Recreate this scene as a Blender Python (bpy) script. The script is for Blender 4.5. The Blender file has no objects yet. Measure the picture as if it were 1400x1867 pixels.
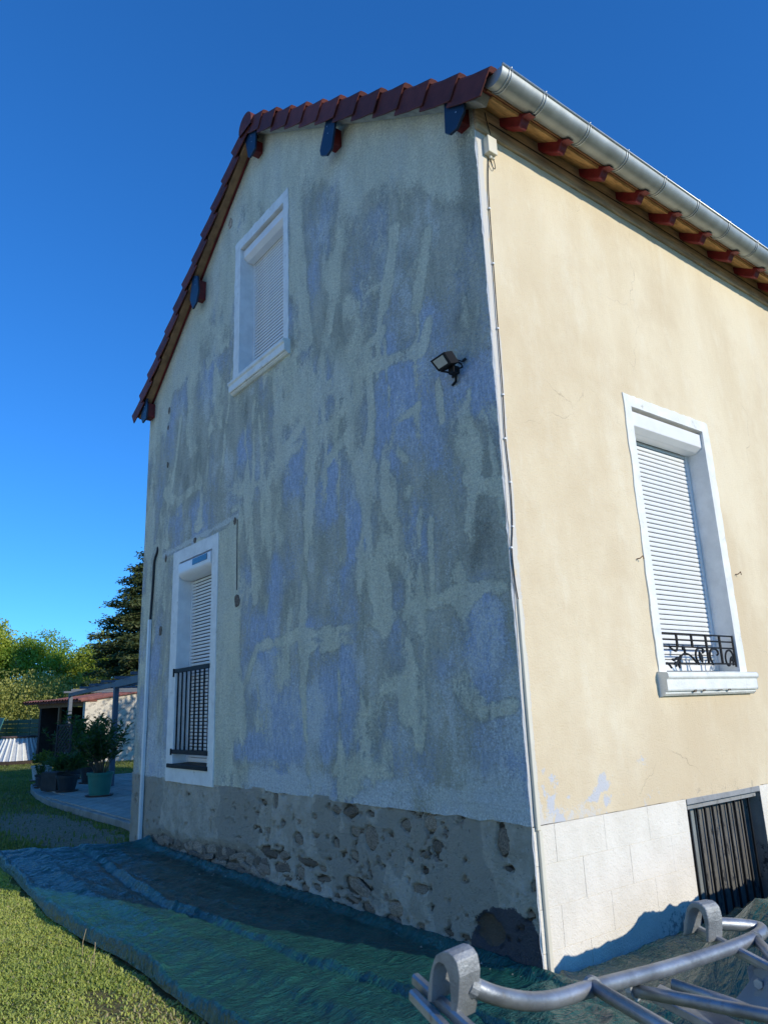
import bpy, bmesh, math, random
import numpy as np
from mathutils import Vector, Matrix
random.seed(7); RNG = np.random.default_rng(11)
SC = bpy.context.scene; COL = SC.collection; R = math.radians

# ---------------------------------------------------------------- camera
cd = bpy.data.cameras.new('camera'); cam = bpy.data.objects.new('camera', cd); COL.objects.link(cam)
CR = ((0.605286, 0.227427, 0.762828), (0.795185, -0.129175, -0.592449), (-0.036201, 0.96519, -0.259034))
M4 = Matrix(CR).to_4x4(); M4.translation = Vector((3.32442, -3.63919, 1.6)); cam.matrix_world = M4
cd.sensor_fit = 'HORIZONTAL'; cd.sensor_width = 36; cd.lens = 1338.62/1400*36
cd.clip_start = .05; cd.clip_end = 3000
cd.dof.use_dof = True; cd.dof.focus_distance = 5.6; cd.dof.aperture_fstop = 11
SC.camera = cam

# ---------------------------------------------------------------- light
SUN = Vector((1.0, .33, .40)).normalized()
el = math.asin(SUN.z); az = math.atan2(SUN.x, SUN.y)
W = bpy.data.worlds.new('World'); SC.world = W; W.use_nodes = True
nt = W.node_tree; bg = nt.nodes['Background']
sky = nt.nodes.new('ShaderNodeTexSky'); sky.sky_type = 'NISHITA'; sky.sun_disc = False
sky.sun_elevation = el; sky.sun_rotation = az; sky.air_density = .8; sky.dust_density = 0; sky.ozone_density = 2.0
hs = nt.nodes.new('ShaderNodeHueSaturation'); hs.inputs['Saturation'].default_value = 1.22
nt.links.new(sky.outputs[0], hs.inputs['Color']); wb = nt.nodes.new('ShaderNodeMix'); wb.data_type = 'RGBA'; wb.blend_type = 'MULTIPLY'; wb.inputs[0].default_value = 1; wb.inputs[7].default_value = (.35, .92, 1.56, 1)
gm = nt.nodes.new('ShaderNodeGamma'); gm.inputs[1].default_value = .8; nt.links.new(hs.outputs[0], gm.inputs[0]); nt.links.new(gm.outputs[0], wb.inputs[6]); nt.links.new(wb.outputs[2], bg.inputs[0])
bg.inputs[1].default_value = .13
sl = bpy.data.lights.new('sun', 'SUN'); so = bpy.data.objects.new('sun', sl); COL.objects.link(so)
sl.energy = 2.5; sl.angle = R(.55); sl.color = (1, .92, .78)
so.rotation_euler = SUN.to_track_quat('Z', 'Y').to_euler()
SC.view_settings.view_transform = 'Standard'; SC.view_settings.look = 'None'
SC.view_settings.gamma = 1; SC.view_settings.use_curve_mapping = False; SC.view_settings.exposure = .58
SC.cycles.max_bounces = 6

# ---------------------------------------------------------------- helpers
def link(o): COL.objects.link(o); return o
def tag(o, label=None, cat=None, group=None, kind=None):
    if label: o['label'] = label
    if cat: o['category'] = cat
    if group: o['group'] = group
    if kind: o['kind'] = kind
    return o
def empty(name, loc=(0, 0, 0), label=None, cat=None, group=None, rz=0):
    o = bpy.data.objects.new(name, None); o.location = loc; o.rotation_euler.z = rz; o.empty_display_size = .1
    return tag(link(o), label, cat, group)
def place(name, me, parent=None, loc=(0, 0, 0), rot=None, scale=None, kind=None):
    o = bpy.data.objects.new(name, me); o.location = loc
    if rot is not None: o.rotation_euler = rot
    if scale is not None: o.scale = scale
    if parent is not None: o.parent = parent
    if kind: o['kind'] = kind
    return link(o)
def copy_tree(o, parent=None):
    c = o.copy(); link(c)
    if parent is not None: c.parent = parent
    for ch in list(o.children): copy_tree(ch, c)
    return c
class MB:
    def __init__(s): s.v = []; s.f = []; s.m = []; s.mi = 0
    def add(s, vs, fs):
        n = len(s.v); s.v += [tuple(map(float, p)) for p in vs]; s.f += [tuple(i+n for i in f) for f in fs]; s.m += [s.mi]*len(fs); return s
    def box(s, a, b):
        x0, y0, z0 = a; x1, y1, z1 = b
        return s.add([(x0,y0,z0),(x1,y0,z0),(x1,y1,z0),(x0,y1,z0),(x0,y0,z1),(x1,y0,z1),(x1,y1,z1),(x0,y1,z1)],
                     [(0,3,2,1),(4,5,6,7),(0,1,5,4),(1,2,6,5),(2,3,7,6),(3,0,4,7)])
    def prism(s, poly, ext):       # poly: 3d points of one face, ext: vector
        n = len(poly); e = Vector(ext); p = [Vector(q) for q in poly]
        return s.add(p+[q+e for q in p], [tuple(range(n-1, -1, -1)), tuple(range(n, 2*n))]+[(i, (i+1) % n, n+(i+1) % n, n+i) for i in range(n)])
    def tube(s, path, r, n=8, caps=True, smooth_path=0):
        p = [Vector(q) for q in path]
        for _ in range(smooth_path):
            q = [p[0]]
            for a, b in zip(p, p[1:]): q += [a*.75+b*.25, a*.25+b*.75]
            p = q+[p[-1]]
        rs = r if isinstance(r, (list, tuple)) else None
        rings = []; up = None
        for i, c in enumerate(p):
            d = (p[min(i+1, len(p)-1)]-p[max(i-1, 0)]); d.normalize()
            if up is None: up = Vector((0, 0, 1)) if abs(d.z) < .9 else Vector((1, 0, 0))
            u = (up-d*up.dot(d)); u.normalize(); w = d.cross(u); up = u
            t = i/(len(p)-1)
            rr = r if rs is None else rs[0]*(1-t)+rs[-1]*t
            rings.append([c+(u*math.cos(2*math.pi*k/n)+w*math.sin(2*math.pi*k/n))*rr for k in range(n)])
        vs = [v for g in rings for v in g]; fs = []
        for i in range(len(p)-1):
            for k in range(n):
                a = i*n+k; b = i*n+(k+1) % n; fs.append((a, b, b+n, a+n))
        if caps: fs += [tuple(range(n-1, -1, -1)), tuple(range(len(vs)-n, len(vs)))]
        return s.add(vs, fs)
    def lathe(s, prof, n=20, c=(0, 0, 0)):
        vs = [(c[0]+r*math.cos(2*math.pi*k/n), c[1]+r*math.sin(2*math.pi*k/n), c[2]+z) for r, z in prof for k in range(n)]
        fs = [(i*n+k, i*n+(k+1) % n, (i+1)*n+(k+1) % n, (i+1)*n+k) for i in range(len(prof)-1) for k in range(n)]
        return s.add(vs, fs)
    def mesh(s, name, mats, smooth=False):
        me = bpy.data.meshes.new(name); me.from_pydata(s.v, [], s.f)
        for m in (mats if isinstance(mats, (list, tuple)) else [mats]): me.materials.append(m)
        if any(s.m): me.polygons.foreach_set('material_index', s.m)
        if smooth: me.polygons.foreach_set('use_smooth', [True]*len(me.polygons))
        me.update(); return me
    def obj(s, name, mats, parent=None, smooth=False, bevel=0, loc=(0, 0, 0), kind=None, seg=1):
        o = place(name, s.mesh(name, mats, smooth), parent, loc, kind=kind)
        if bevel:
            b = o.modifiers.new('b', 'BEVEL'); b.width = bevel; b.segments = seg; b.limit_method = 'ANGLE'
        return o
def np_mesh(name, V, F, mats, attr=None, smooth=True):
    me = bpy.data.meshes.new(name); V = np.asarray(V, np.float32); F = np.asarray(F, np.int32)
    me.vertices.add(len(V)); me.vertices.foreach_set('co', V.ravel())
    k = F.shape[1]; me.loops.add(F.size); me.loops.foreach_set('vertex_index', F.ravel())
    me.polygons.add(len(F)); me.polygons.foreach_set('loop_start', np.arange(0, F.size, k, dtype=np.int32)); me.polygons.foreach_set('loop_total', np.full(len(F), k, np.int32))
    if smooth: me.polygons.foreach_set('use_smooth', np.ones(len(F), bool))
    for m in (mats if isinstance(mats, (list, tuple)) else [mats]): me.materials.append(m)
    me.update(calc_edges=True)
    for nm, a in (attr or {}).items():
        at = me.color_attributes.new(nm, 'FLOAT_COLOR', 'POINT'); a = np.asarray(a, np.float32)
        if a.shape[1] == 3: a = np.c_[a, np.ones(len(a), np.float32)]
        at.data.foreach_set('color', a.ravel())
    return me
_tab = RNG.random((64, 256, 256)).astype(np.float32)
def vn(x, y, seed=0):
    x = np.asarray(x, float); y = np.asarray(y, float); xi = np.floor(x).astype(int); yi = np.floor(y).astype(int)
    fx = x-xi; fy = y-yi; fx = fx*fx*(3-2*fx); fy = fy*fy*(3-2*fy); T = _tab[seed % 64]
    g = lambda i, j: T[i & 255, j & 255]
    return (g(xi, yi)*(1-fx)+g(xi+1, yi)*fx)*(1-fy)+(g(xi, yi+1)*(1-fx)+g(xi+1, yi+1)*fx)*fy
def fbm(x, y, seed=0, o=4, g=.5):
    s = 0; a = 1; t = 0
    for k in range(o): s = s+a*vn(x*2**k+k*17.3, y*2**k+k*9.1, seed+k); t += a; a *= g
    return s/t
def sstep(a, b, x): t = np.clip((x-a)/(b-a), 0, 1); return t*t*(3-2*t)
def lines(lo, hi, step, extra=()):
    a = sorted(set([round(v, 5) for v in extra if lo < v < hi]+[lo, hi])); out = []
    for p, q in zip(a, a[1:]):
        n = max(1, int(round((q-p)/step))); out += list(np.linspace(p, q, n+1)[:-1])
    return np.array(out+[hi])

# ---------------------------------------------------------------- materials
def new_mat(name):
    m = bpy.data.materials.new(name); m.use_nodes = True; return m, m.node_tree, m.node_tree.nodes['Principled BSDF']
class N:
    def __init__(s, nt): s.nt = nt
    def n(s, t, **k):
        x = s.nt.nodes.new(t)
        for a, b in k.items(): setattr(x, a, b)
        return x
    def l(s, a, b): s.nt.links.new(a, b)
    def sc(s, sock, v):
        if isinstance(v, bpy.types.NodeSocket): s.l(v, sock)
        else: sock.default_value = v
    def coord(s, scale=(1, 1, 1), loc=(0, 0, 0), out='Object'):
        t = s.n('ShaderNodeTexCoord'); m = s.n('ShaderNodeMapping'); m.inputs['Scale'].default_value = scale; m.inputs['Location'].default_value = loc
        s.l(t.outputs[out], m.inputs[0]); return m.outputs[0]
    def noise(s, vec, scale, detail=4, rough=.55, dist=0):
        x = s.n('ShaderNodeTexNoise'); s.l(vec, x.inputs['Vector']); x.inputs['Scale'].default_value = scale
        x.inputs['Detail'].default_value = detail; x.inputs['Roughness'].default_value = rough; x.inputs['Distortion'].default_value = dist; return x.outputs[0]
    def math(s, op, a, b=0.0, clamp=False):
        x = s.n('ShaderNodeMath', operation=op, use_clamp=clamp); s.sc(x.inputs[0], a); s.sc(x.inputs[1], b); return x.outputs[0]
    def step(s, v, lo, hi, a=0.0, b=1.0):
        x = s.n('ShaderNodeMapRange', interpolation_type='SMOOTHSTEP'); s.sc(x.inputs[0], v)
        for i, q in enumerate((lo, hi, a, b)): x.inputs[i+1].default_value = q
        return x.outputs[0]
    def mix(s, f, a, b, mode='MIX'):
        x = s.n('ShaderNodeMix', data_type='RGBA', blend_type=mode); s.sc(x.inputs[0], f)
        for i, v in ((6, a), (7, b)):
            if isinstance(v, tuple): x.inputs[i].default_value = (*v[:3], 1)
            else: s.l(v, x.inputs[i])
        return x.outputs[2]
    def attr(s, nm):
        a = s.n('ShaderNodeAttribute', attribute_name=nm); sp = s.n('ShaderNodeSeparateColor'); s.l(a.outputs['Color'], sp.inputs[0]); return a, sp.outputs
    def bump(s, h, strength, dist, normal=None):
        b = s.n('ShaderNodeBump'); b.inputs['Strength'].default_value = strength; b.inputs['Distance'].default_value = dist
        s.l(h, b.inputs['Height'])
        if normal is not None: s.l(normal, b.inputs['Normal'])
        return b.outputs[0]
def simple(name, col, rough=.6, metal=0, var=.12, scale=6, bump=0, bscale=60, dirt=None, stretch=(1, 1, 1), spec=.5, dthr=(.55, .75), rand=0):
    m, nt, p = new_mat(name); n = N(nt); v = n.coord(stretch)
    f = n.noise(v, scale, 5, .6)
    lo = tuple(c*(1-var) for c in col); hi = tuple(min(1, c*(1+var)) for c in col)
    c = n.mix(n.step(f, .3, .7), lo, hi)
    if dirt: c = n.mix(n.step(n.noise(v, scale*1.7, 6, .7), *dthr), c, dirt)
    if rand:
        oi = n.n('ShaderNodeObjectInfo'); g = n.math('MULTIPLY_ADD', oi.outputs['Random'], rand); g.node.inputs[2].default_value = 1-rand/2
        x = n.n('ShaderNodeMix', data_type='RGBA', blend_type='MULTIPLY'); x.inputs[0].default_value = 1; n.l(c, x.inputs[6])
        cb = n.n('ShaderNodeCombineColor'); [n.l(g, cb.inputs[i]) for i in range(3)]; n.l(cb.outputs[0], x.inputs[7]); c = x.outputs[2]
    n.l(c, p.inputs['Base Color']); p.inputs['Roughness'].default_value = rough; p.inputs['Metallic'].default_value = metal
    p.inputs['Specular IOR Level'].default_value = spec
    if bump: n.l(n.bump(n.noise(v, bscale, 4, .6), bump, .01), p.inputs['Normal'])
    return m
M = {}
M['white_trim'] = simple('white_trim', (.80, .82, .78), .75, var=.08, bump=.5, bscale=45, dirt=(.46, .46, .40), dthr=(.58, .76))
M['white_reveal'] = simple('white_reveal', (.78, .78, .75), .8, var=.08, bump=.4, bscale=60)
M['pvc'] = simple('pvc', (.82, .82, .80), .35, var=.03)
M['pvc_cream'] = simple('pvc_cream', (.72, .68, .55), .4, var=.04)
M['slat'] = simple('slat', (.80, .81, .79), .4, var=.03, dirt=(.6, .6, .57), dthr=(.6, .9))
M['gap'] = simple('gap', (.02, .02, .02), .8)
M['solar'] = simple('solar', (.012, .02, .04), .12, spec=.8)
M['black_metal'] = simple('black_metal', (.012, .013, .015), .55, var=.2, spec=.2)
M['rubber'] = simple('rubber', (.015, .015, .016), .6)
M['tile'] = simple('tile', (.115, .028, .021), .6, var=.22, scale=7, bump=.2, bscale=120, dirt=(.1, .04, .03), rand=.5, spec=.28)
M['blue_paint'] = simple('blue_paint', (.007, .024, .055), .45, var=.15)
M['red_paint'] = simple('red_paint', (.17, .013, .015), .5, var=.3, scale=9, bump=.3, bscale=40, dirt=(.42, .2, .15), dthr=(.68, .76))
M['osb'] = simple('osb', (.52, .31, .12), .7, var=.35, scale=14, bump=.2, bscale=60, dirt=(.35, .17, .06), stretch=(1, .4, 1), dthr=(.5, .7))
M['plank'] = simple('plank', (.46, .35, .22), .75, var=.3, scale=9, bump=.35, bscale=60, dirt=(.2, .13, .08), stretch=(3, .35, 3), dthr=(.55, .7))
M['brown_wood'] = simple('brown_wood', (.24, .12, .05), .7, var=.25, scale=8, bump=.3)
M['wood_end'] = simple('wood_end', (.42, .32, .2), .8, var=.3, scale=30, bump=.3)
M['zinc'] = simple('zinc', (.33, .36, .355), .52, .6, var=.16, scale=3, bump=.08, bscale=14, dirt=(.32, .36, .35), stretch=(1, 1.6, 1), dthr=(.5, .72))
M['zinc_bright'] = simple('zinc_bright', (.52, .55, .54), .45, .7, var=.1)
M['alu'] = simple('alu', (.33, .35, .37), .45, .7, var=.3, scale=10, bump=.15, bscale=50, dirt=(.22, .2, .18), dthr=(.58, .75))
M['alu_cast'] = simple('alu_cast', (.32, .335, .335), .6, .5, var=.2, scale=18, bump=.3, bscale=160, dirt=(.24, .22, .19), dthr=(.6, .8))
M['glass_dark'] = simple('glass_dark', (.02, .03, .035), .08, spec=.8)
M['lamp_glass'] = simple('lamp_glass', (.34, .36, .33), .2, spec=.9)
M['led'] = simple('led', (.65, .42, .03), .4, var=.05)
M['grey_frame'] = simple('grey_frame', (.30, .31, .31), .6, var=.15, dirt=(.12, .12, .11))
M['hole_dark'] = simple('hole_dark', (.16, .13, .10), .95, var=.4, scale=40, bump=.8, bscale=80)

def gable_mat():
    m, nt, p = new_mat('weathered_stucco'); n = N(nt); v = n.coord(); vz = n.coord((1, 1, .28)); a, ch = n.attr('paint'); al = a.outputs['Alpha']
    e1 = n.noise(vz, 14, 6, .7); e2 = n.noise(v, 62, 4, .75); e3 = n.noise(vz, 34, 4, .7); e4 = n.noise(v, 24, 5, .7)
    edge = n.math('ADD', n.math('ADD', n.math('MULTIPLY', n.math('SUBTRACT', e1, .5), .8), n.math('MULTIPLY', n.math('SUBTRACT', e4, .5), .7)), n.math('MULTIPLY', n.math('SUBTRACT', e2, .5), 1.3))
    g1 = n.noise(vz, 4.5, 6, .7); base = n.mix(n.step(g1, .34, .66), (.33, .335, .265), (.48, .475, .38))
    base = n.mix(n.step(e2, .5, .66, 0, .55), base, (.55, .555, .48))
    bl = n.mix(n.step(e3, .4, .62), (.29, .36, .46), (.42, .49, .60))
    bl = n.mix(n.step(e2, .5, .68, 0, .5), bl, (.55, .59, .58))
    c = n.mix(n.step(n.math('ADD', ch[1], edge), .28, .80), base, bl)
    pale = n.mix(n.step(e2, .3, .7), (.50, .53, .49), (.66, .68, .62))
    c = n.mix(n.step(n.math('ADD', al, edge), .42, .85, 0, .75), c, pale)
    cr = n.mix(n.step(n.noise(vz, 5, 6, .7), .3, .7), (.54, .535, .40), (.68, .67, .51))
    c = n.mix(n.step(n.math('ADD', ch[0], n.math('MULTIPLY', edge, .75)), .33, .68, 0, .82), c, cr)
    gr = n.step(n.math('ADD', ch[2], edge), .5, 1.0, 0, .6); c = n.mix(gr, c, (.14, .145, .12))
    c = n.mix(n.step(n.noise(v, 110, 2, .6), .60, .72, 0, .4), c, (.13, .13, .12))
    gn = n.math('ADD', n.math('MULTIPLY', n.noise(v, 38, 3, .8), .9), n.math('MULTIPLY', n.noise(v, 85, 2, .7), .7)); gs = n.step(gn, .55, 1.05, .98, 1.52)
    cb = n.n('ShaderNodeCombineColor'); [n.l(gs, cb.inputs[i]) for i in range(3)]; c = n.mix(1.0, c, cb.outputs[0], 'MULTIPLY')
    n.l(c, p.inputs['Base Color']); p.inputs['Roughness'].default_value = .92; p.inputs['Specular IOR Level'].default_value = .2
    lay = n.math('ADD', n.step(n.math('ADD', ch[0], n.math('MULTIPLY', edge, .8)), .40, .58), n.step(n.math('ADD', ch[1], edge), .38, .66, 0, .5))
    h = n.math('ADD', n.math('ADD', n.noise(v, 60, 4, .7), n.math('MULTIPLY', n.noise(v, 18, 4, .65), 1.3)), n.math('MULTIPLY', lay, .22))
    n.l(n.bump(h, 1.0, .017), p.inputs['Normal']); return m
def cracks(n, v, scale, w, seed=(0, 0, 0)):
    wv = n.n('ShaderNodeVectorMath', operation='ADD'); n.l(v, wv.inputs[0])
    nz = n.n('ShaderNodeTexNoise'); nz.inputs['Scale'].default_value = 5; nz.inputs['Detail'].default_value = 5; n.l(v, nz.inputs['Vector'])
    s = n.n('ShaderNodeVectorMath', operation='SCALE'); n.l(nz.outputs['Color'], s.inputs[0]); s.inputs['Scale'].default_value = .22; n.l(s.outputs[0], wv.inputs[1])
    vo = n.n('ShaderNodeTexVoronoi', feature='DISTANCE_TO_EDGE'); n.l(wv.outputs[0], vo.inputs['Vector']); vo.inputs['Scale'].default_value = scale
    line = n.step(vo.outputs['Distance'], w*.3, w, 1, 0)
    return n.math('MULTIPLY', line, n.step(n.noise(v, .9, 3, .6), .52, .62))
def east_mat():
    m, nt, p = new_mat('cream_render'); n = N(nt); v = n.coord(); vz = n.coord((1, 1, .35)); a, ch = n.attr('paint')
    e = n.math('ADD', n.math('MULTIPLY', n.math('SUBTRACT', n.noise(v, 13, 6, .72), .5), .9), n.math('MULTIPLY', n.math('SUBTRACT', n.noise(v, 60, 3, .7), .5), .45))
    c = n.mix(n.step(n.noise(vz, 1.1, 5, .6), .3, .7), (.72, .605, .41), (.81, .71, .51))
    c = n.mix(n.step(n.noise(vz, 3.4, 7, .75), .50, .66, 0, .38), c, (.82, .75, .58))
    spz = n.n('ShaderNodeSeparateXYZ'); n.l(v, spz.inputs[0]); tanf = n.math('ADD', n.noise(v, .8, 5, .65), n.math('MULTIPLY', n.step(spz.outputs[2], 5.0, 2.0), .13))
    c = n.mix(n.step(tanf, .44, .72, 0, .6), c, (.64, .515, .335))
    c = n.mix(n.step(n.math('ADD', ch[1], e), .45, .62, 0, .9), c, (.66, .64, .59))
    c = n.mix(n.step(n.math('ADD', ch[0], e), .48, .6), c, (.58, .59, .605))
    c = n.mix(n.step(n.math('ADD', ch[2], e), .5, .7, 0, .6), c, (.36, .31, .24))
    c = n.mix(n.math('MULTIPLY', cracks(n, v, .9, .0035), .45), c, (.30, .23, .15))
    c = n.mix(n.step(n.noise(v, 44, 4, .75), .62, .70, 0, .4), c, (.50, .42, .31))
    n.l(c, p.inputs['Base Color']); p.inputs['Roughness'].default_value = .93; p.inputs['Specular IOR Level'].default_value = .15
    h = n.math('ADD', n.noise(v, 80, 4, .65), n.math('MULTIPLY', n.noise(v, 9, 3, .6), .9))
    n.l(n.bump(h, .6, .009), p.inputs['Normal']); return m
def plinth_mat():
    m, nt, p = new_mat('old_cement_coat'); n = N(nt); v = n.coord(); a, ch = n.attr('paint')
    e = n.math('ADD', n.math('MULTIPLY', n.math('SUBTRACT', n.noise(v, 11, 6, .72), .5), .9), n.math('MULTIPLY', n.math('SUBTRACT', n.noise(v, 60, 3, .7), .5), .5))
    c = n.mix(n.step(n.noise(v, 4, 6, .7), .36, .64), (.66, .59, .45), (.88, .81, .66))
    c = n.mix(n.step(n.noise(v, 20, 5, .75), .52, .66, 0, .7), c, (.86, .83, .75))
    c = n.mix(n.step(n.math('ADD', ch[1], e), .4, .6, 0, .85), c, (.60, .55, .445))
    c = n.mix(n.step(n.math('ADD', ch[2], e), .4, .6, 0, .9), c, (.075, .08, .105))
    c = n.mix(n.step(n.math('ADD', ch[0], n.math('MULTIPLY', e, .4)), .4, .6, 0, .95), c, (.22, .185, .14))
    c = n.mix(n.step(n.noise(v, 30, 5, .75), .61, .66, 0, .6), c, (.16, .14, .11))
    n.l(c, p.inputs['Base Color']); p.inputs['Roughness'].default_value = .95; p.inputs['Specular IOR Level'].default_value = .15
    n.l(n.bump(n.math('ADD', n.noise(v, 70, 5, .7), n.math('MULTIPLY', n.noise(v, 14, 6, .8), 2)), 1, .032), p.inputs['Normal']); return m
M['gable'] = gable_mat(); M['east'] = east_mat(); M['plinth'] = plinth_mat()
M['stone'] = simple('stone', (.30, .25, .19), .9, var=.5, scale=14, bump=.9, bscale=50, dirt=(.26, .22, .18), rand=.9)
def block_mat():
    m, nt, p = new_mat('painted_block'); n = N(nt); v = n.coord(out='Object'); g = n.n('ShaderNodeNewGeometry'); v = g.outputs['Position']
    c = n.mix(n.step(n.noise(v, 3, 5, .6), .3, .7), (.77, .72, .61), (.87, .82, .71))
    c = n.mix(n.step(n.noise(v, 9, 6, .75), .6, .72, 0, .5), c, (.5, .48, .43))
    sp = n.n('ShaderNodeSeparateXYZ'); n.l(v, sp.inputs[0])
    low = n.math('MULTIPLY', n.step(sp.outputs[2], .0, .30, 1, 0), n.step(sp.outputs[1], .9, 1.6))
    c = n.mix(n.step(n.math('ADD', n.math('MULTIPLY', low, .35), n.noise(v, 16, 6, .75)), .66, .8, 0, .85), c, (.2, .2, .19))
    n.l(c, p.inputs['Base Color']); p.inputs['Roughness'].default_value = .85
    n.l(n.bump(n.math('ADD', n.noise(v, 75, 4, .65), n.noise(v, 20, 3, .6)), .8, .008), p.inputs['Normal']); return m
M['block'] = block_mat()

# ---------------------------------------------------------------- paint layout of the gable (metres on the wall: x, z)
ST= [(-1.98, 0.8, 0.26, 0.09), (-2.18, 0.8, 0.12, 0.06), (-1.93, 0.65, 0.14, 0.08), (-1.7, 0.63, 0.18, 0.17), (-1.26, 0.76, 0.13, 0.09), (-0.98, 0.8, 0.13, 0.14), (-0.92, 0.65, 0.11, 0.1), (-0.27, 0.76, 0.12, 0.19), (-2.8, 0.5, 0.17, 0.1), (-2.52, 0.71, 0.1, 0.05), (-3.08, 0.6, 0.11, 0.06), (-3.21, 0.8, 0.11, 0.16), (-1.69, 0.8, 0.1, 0.04), (-2.29, 0.81, 0.06, 0.04), (-2.5, 0.57, 0.11, 0.04), (-2.2, 0.53, 0.09, 0.08), (-1.93, 0.47, 0.12, 0.08), (-3.35, 0.33, 0.35, 0.09), (-3.07, 0.34, 0.24, 0.09), (-2.64, 0.34, 0.35, 0.06), (-2.76, 0.23, 0.17, 0.12), (-3.1, 0.23, 0.33, 0.09), (-2.39, 0.23, 0.26, 0.05), (-2.9, 0.05, 0.31, 0.09), (-2.69, 0.12, 0.15, 0.08), (-2.5, 0.15, 0.17, 0.06), (-1.91, 0.25, 0.35, 0.12), (-1.97, 0.15, 0.25, 0.05), (-2.19, 0.14, 0.08, 0.04), (-1.76, 0.11, 0.18, 0.09), (-1.42, 0.17, 0.18, 0.1), (-1.45, 0.07, 0.23, 0.1), (-1.25, 0.04, 0.17, 0.07), (-1.14, 0.35, 0.17, 0.07), (-1.06, 0.58, 0.1, 0.05), (-0.44, 0.21, 0.24, 0.17), (-4.13, 0.06, 0.4, 0.15), (-3.83, 0.07, 0.28, 0.08), (-3.6, 0.11, 0.24, 0.08), (-4.54, -0.07, 0.36, 0.08), (-4.44, 0.08, 0.4, 0.09), (-3.78, -0.05, 0.31, 0.12), (-4.12, -0.09, 0.27, 0.08), (-4.79, -0.01, 0.31, 0.13), (-3.49, -0.05, 0.27, 0.12), (-4.0, 0.22, 0.37, 0.07), (-4.34, 0.16, 0.28, 0.06), (-6.08, 0.05, 0.39, 0.07), (-5.52, 0.03, 0.35, 0.08), (-5.24, -0.03, 0.38, 0.09), (-5.0, 0.1, 0.37, 0.09), (-5.97, -0.02, 0.38, 0.05), (-4.4, -0.12, 0.25, 0.07), (-3.64, 0.01, 0.22, 0.07), (-3.44, 0.18, 0.23, 0.08), (-3.87, 0.15, 0.26, 0.06), (-4.71, 0.13, 0.27, 0.07), (-1.06, 0.47, 0.07, 0.03), (-0.24, 0.59, 0.06, 0.03), (-0.09, 0.36, 0.06, 0.04), (-0.03, 0.53, 0.03, 0.07), (-1.03, -0.0, 0.19, 0.08), (-0.79, 0.04, 0.15, 0.07), (-0.65, 0.01, 0.17, 0.07), (-0.84, 0.12, 0.12, 0.04), (-0.51, 0.04, 0.14, 0.07), (-1.3, -0.05, 0.17, 0.04), (-0.66, 0.13, 0.11, 0.04), (-1.66, -0.04, 0.19, 0.06), (-1.12, 0.09, 0.1, 0.08), (-2.13, 0.07, 0.17, 0.04), (-2.99, 0.15, 0.19, 0.04), (-3.32, 0.04, 0.17, 0.05), (-2.39, 0.31, 0.14, 0.05), (-2.59, 0.06, 0.14, 0.04), (-1.53, 0.23, 0.07, 0.05), (-3.44, 0.77, 0.12, 0.05), (-3.5, 0.5, 0.08, 0.04), (-3.35, 0.52, 0.08, 0.05), (-2.78, 0.66, 0.07, 0.04), (-2.31, 0.58, 0.06, 0.03), (-1.22, 0.53, 0.07, 0.03), (-1.71, 0.38, 0.06, 0.03)]
CS= [([(-2.58, 0.84), (-2.72, 2.09), (-2.64, 2.8), (-2.58, 3.33), (-2.35, 4.74)], 0.06), ([(-1.48, 2.4), (-1.55, 2.5), (-1.59, 2.92), (-1.59, 3.66), (-1.47, 4.08), (-1.52, 4.74)], 0.07), ([(-1.21, 3.03), (-1.35, 3.44), (-1.29, 3.72)], 0.09), ([(-0.8, 2.35), (-0.78, 2.98)], 0.045), ([(-4.05, 1.67), (-3.57, 2.26), (-2.8, 2.3), (-2.23, 2.29), (-1.42, 2.28), (-0.99, 2.36), (-0.56, 2.38), (-0.02, 2.38)], 0.07), ([(-6.38, 4.64), (-5.87, 4.39), (-5.16, 4.47)], 0.09), ([(-5.16, 4.47), (-5.07, 3.88)], 0.04), ([(-5.88, 5.63), (-5.99, 5.1), (-6.14, 4.58)], 0.05), ([(-3.87, 4.26), (-3.72, 3.34), (-3.64, 2.73)], 0.06), ([(-2.18, 3.89), (-1.85, 4.06), (-1.82, 3.83)], 0.07), ([(-0.87, 3.97), (-1.16, 3.93), (-1.21, 3.75), (-1.04, 3.55)], 0.06), ([(-0.6, 4.06), (-0.58, 3.77)], 0.05), ([(-1.46, 2.71), (-1.42, 2.3)], 0.16), ([(-1.89, 2.17), (-2.6, 2.18), (-2.7, 1.79)], 0.07), ([(-2.48, 3.53), (-2.51, 4.27), (-2.17, 4.22)], 0.06), ([(-0.68, 4.63), (-0.77, 4.42), (-1.78, 4.63)], 0.08), ([(-2.15, 4.67), (-2.56, 4.47), (-3.12, 4.23)], 0.06), ([(-3.9, 0.96), (-4.2, 2.2), (-4.25, 3.44), (-4.15, 3.68)], 0.28), ([(-5.79, 1.13), (-5.8, 2.66), (-5.71, 3.65)], 0.1), ([(-1.66, 5.26), (-1.64, 4.8), (-1.26, 4.84)], 0.06), ([(-1.25, 5.06), (-1.05, 5.72)], 0.1), ([(-0.81, 4.84), (-0.62, 5.46)], 0.08), ([(-2.75, 6.89), (-2.55, 5.31)], 0.13), ([(-1.9, 6.24), (-2.13, 5.25)], 0.1), ([(-0.36, 3.22), (-0.1, 3.07), (0.03, 3.07)], 0.07), ([(-0.56, 1.74), (-0.41, 1.59)], 0.15), ([(-0.23, 1.58), (-0.1, 1.58)], 0.08), ([(-1.1, 1.84), (-1.18, 1.56)], 0.12), ([(-4.2, 5.91), (-4.34, 5.52), (-4.58, 4.18)], 0.05), ([(-2.77, 5.28), (-2.88, 4.95)], 0.06)]
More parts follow.
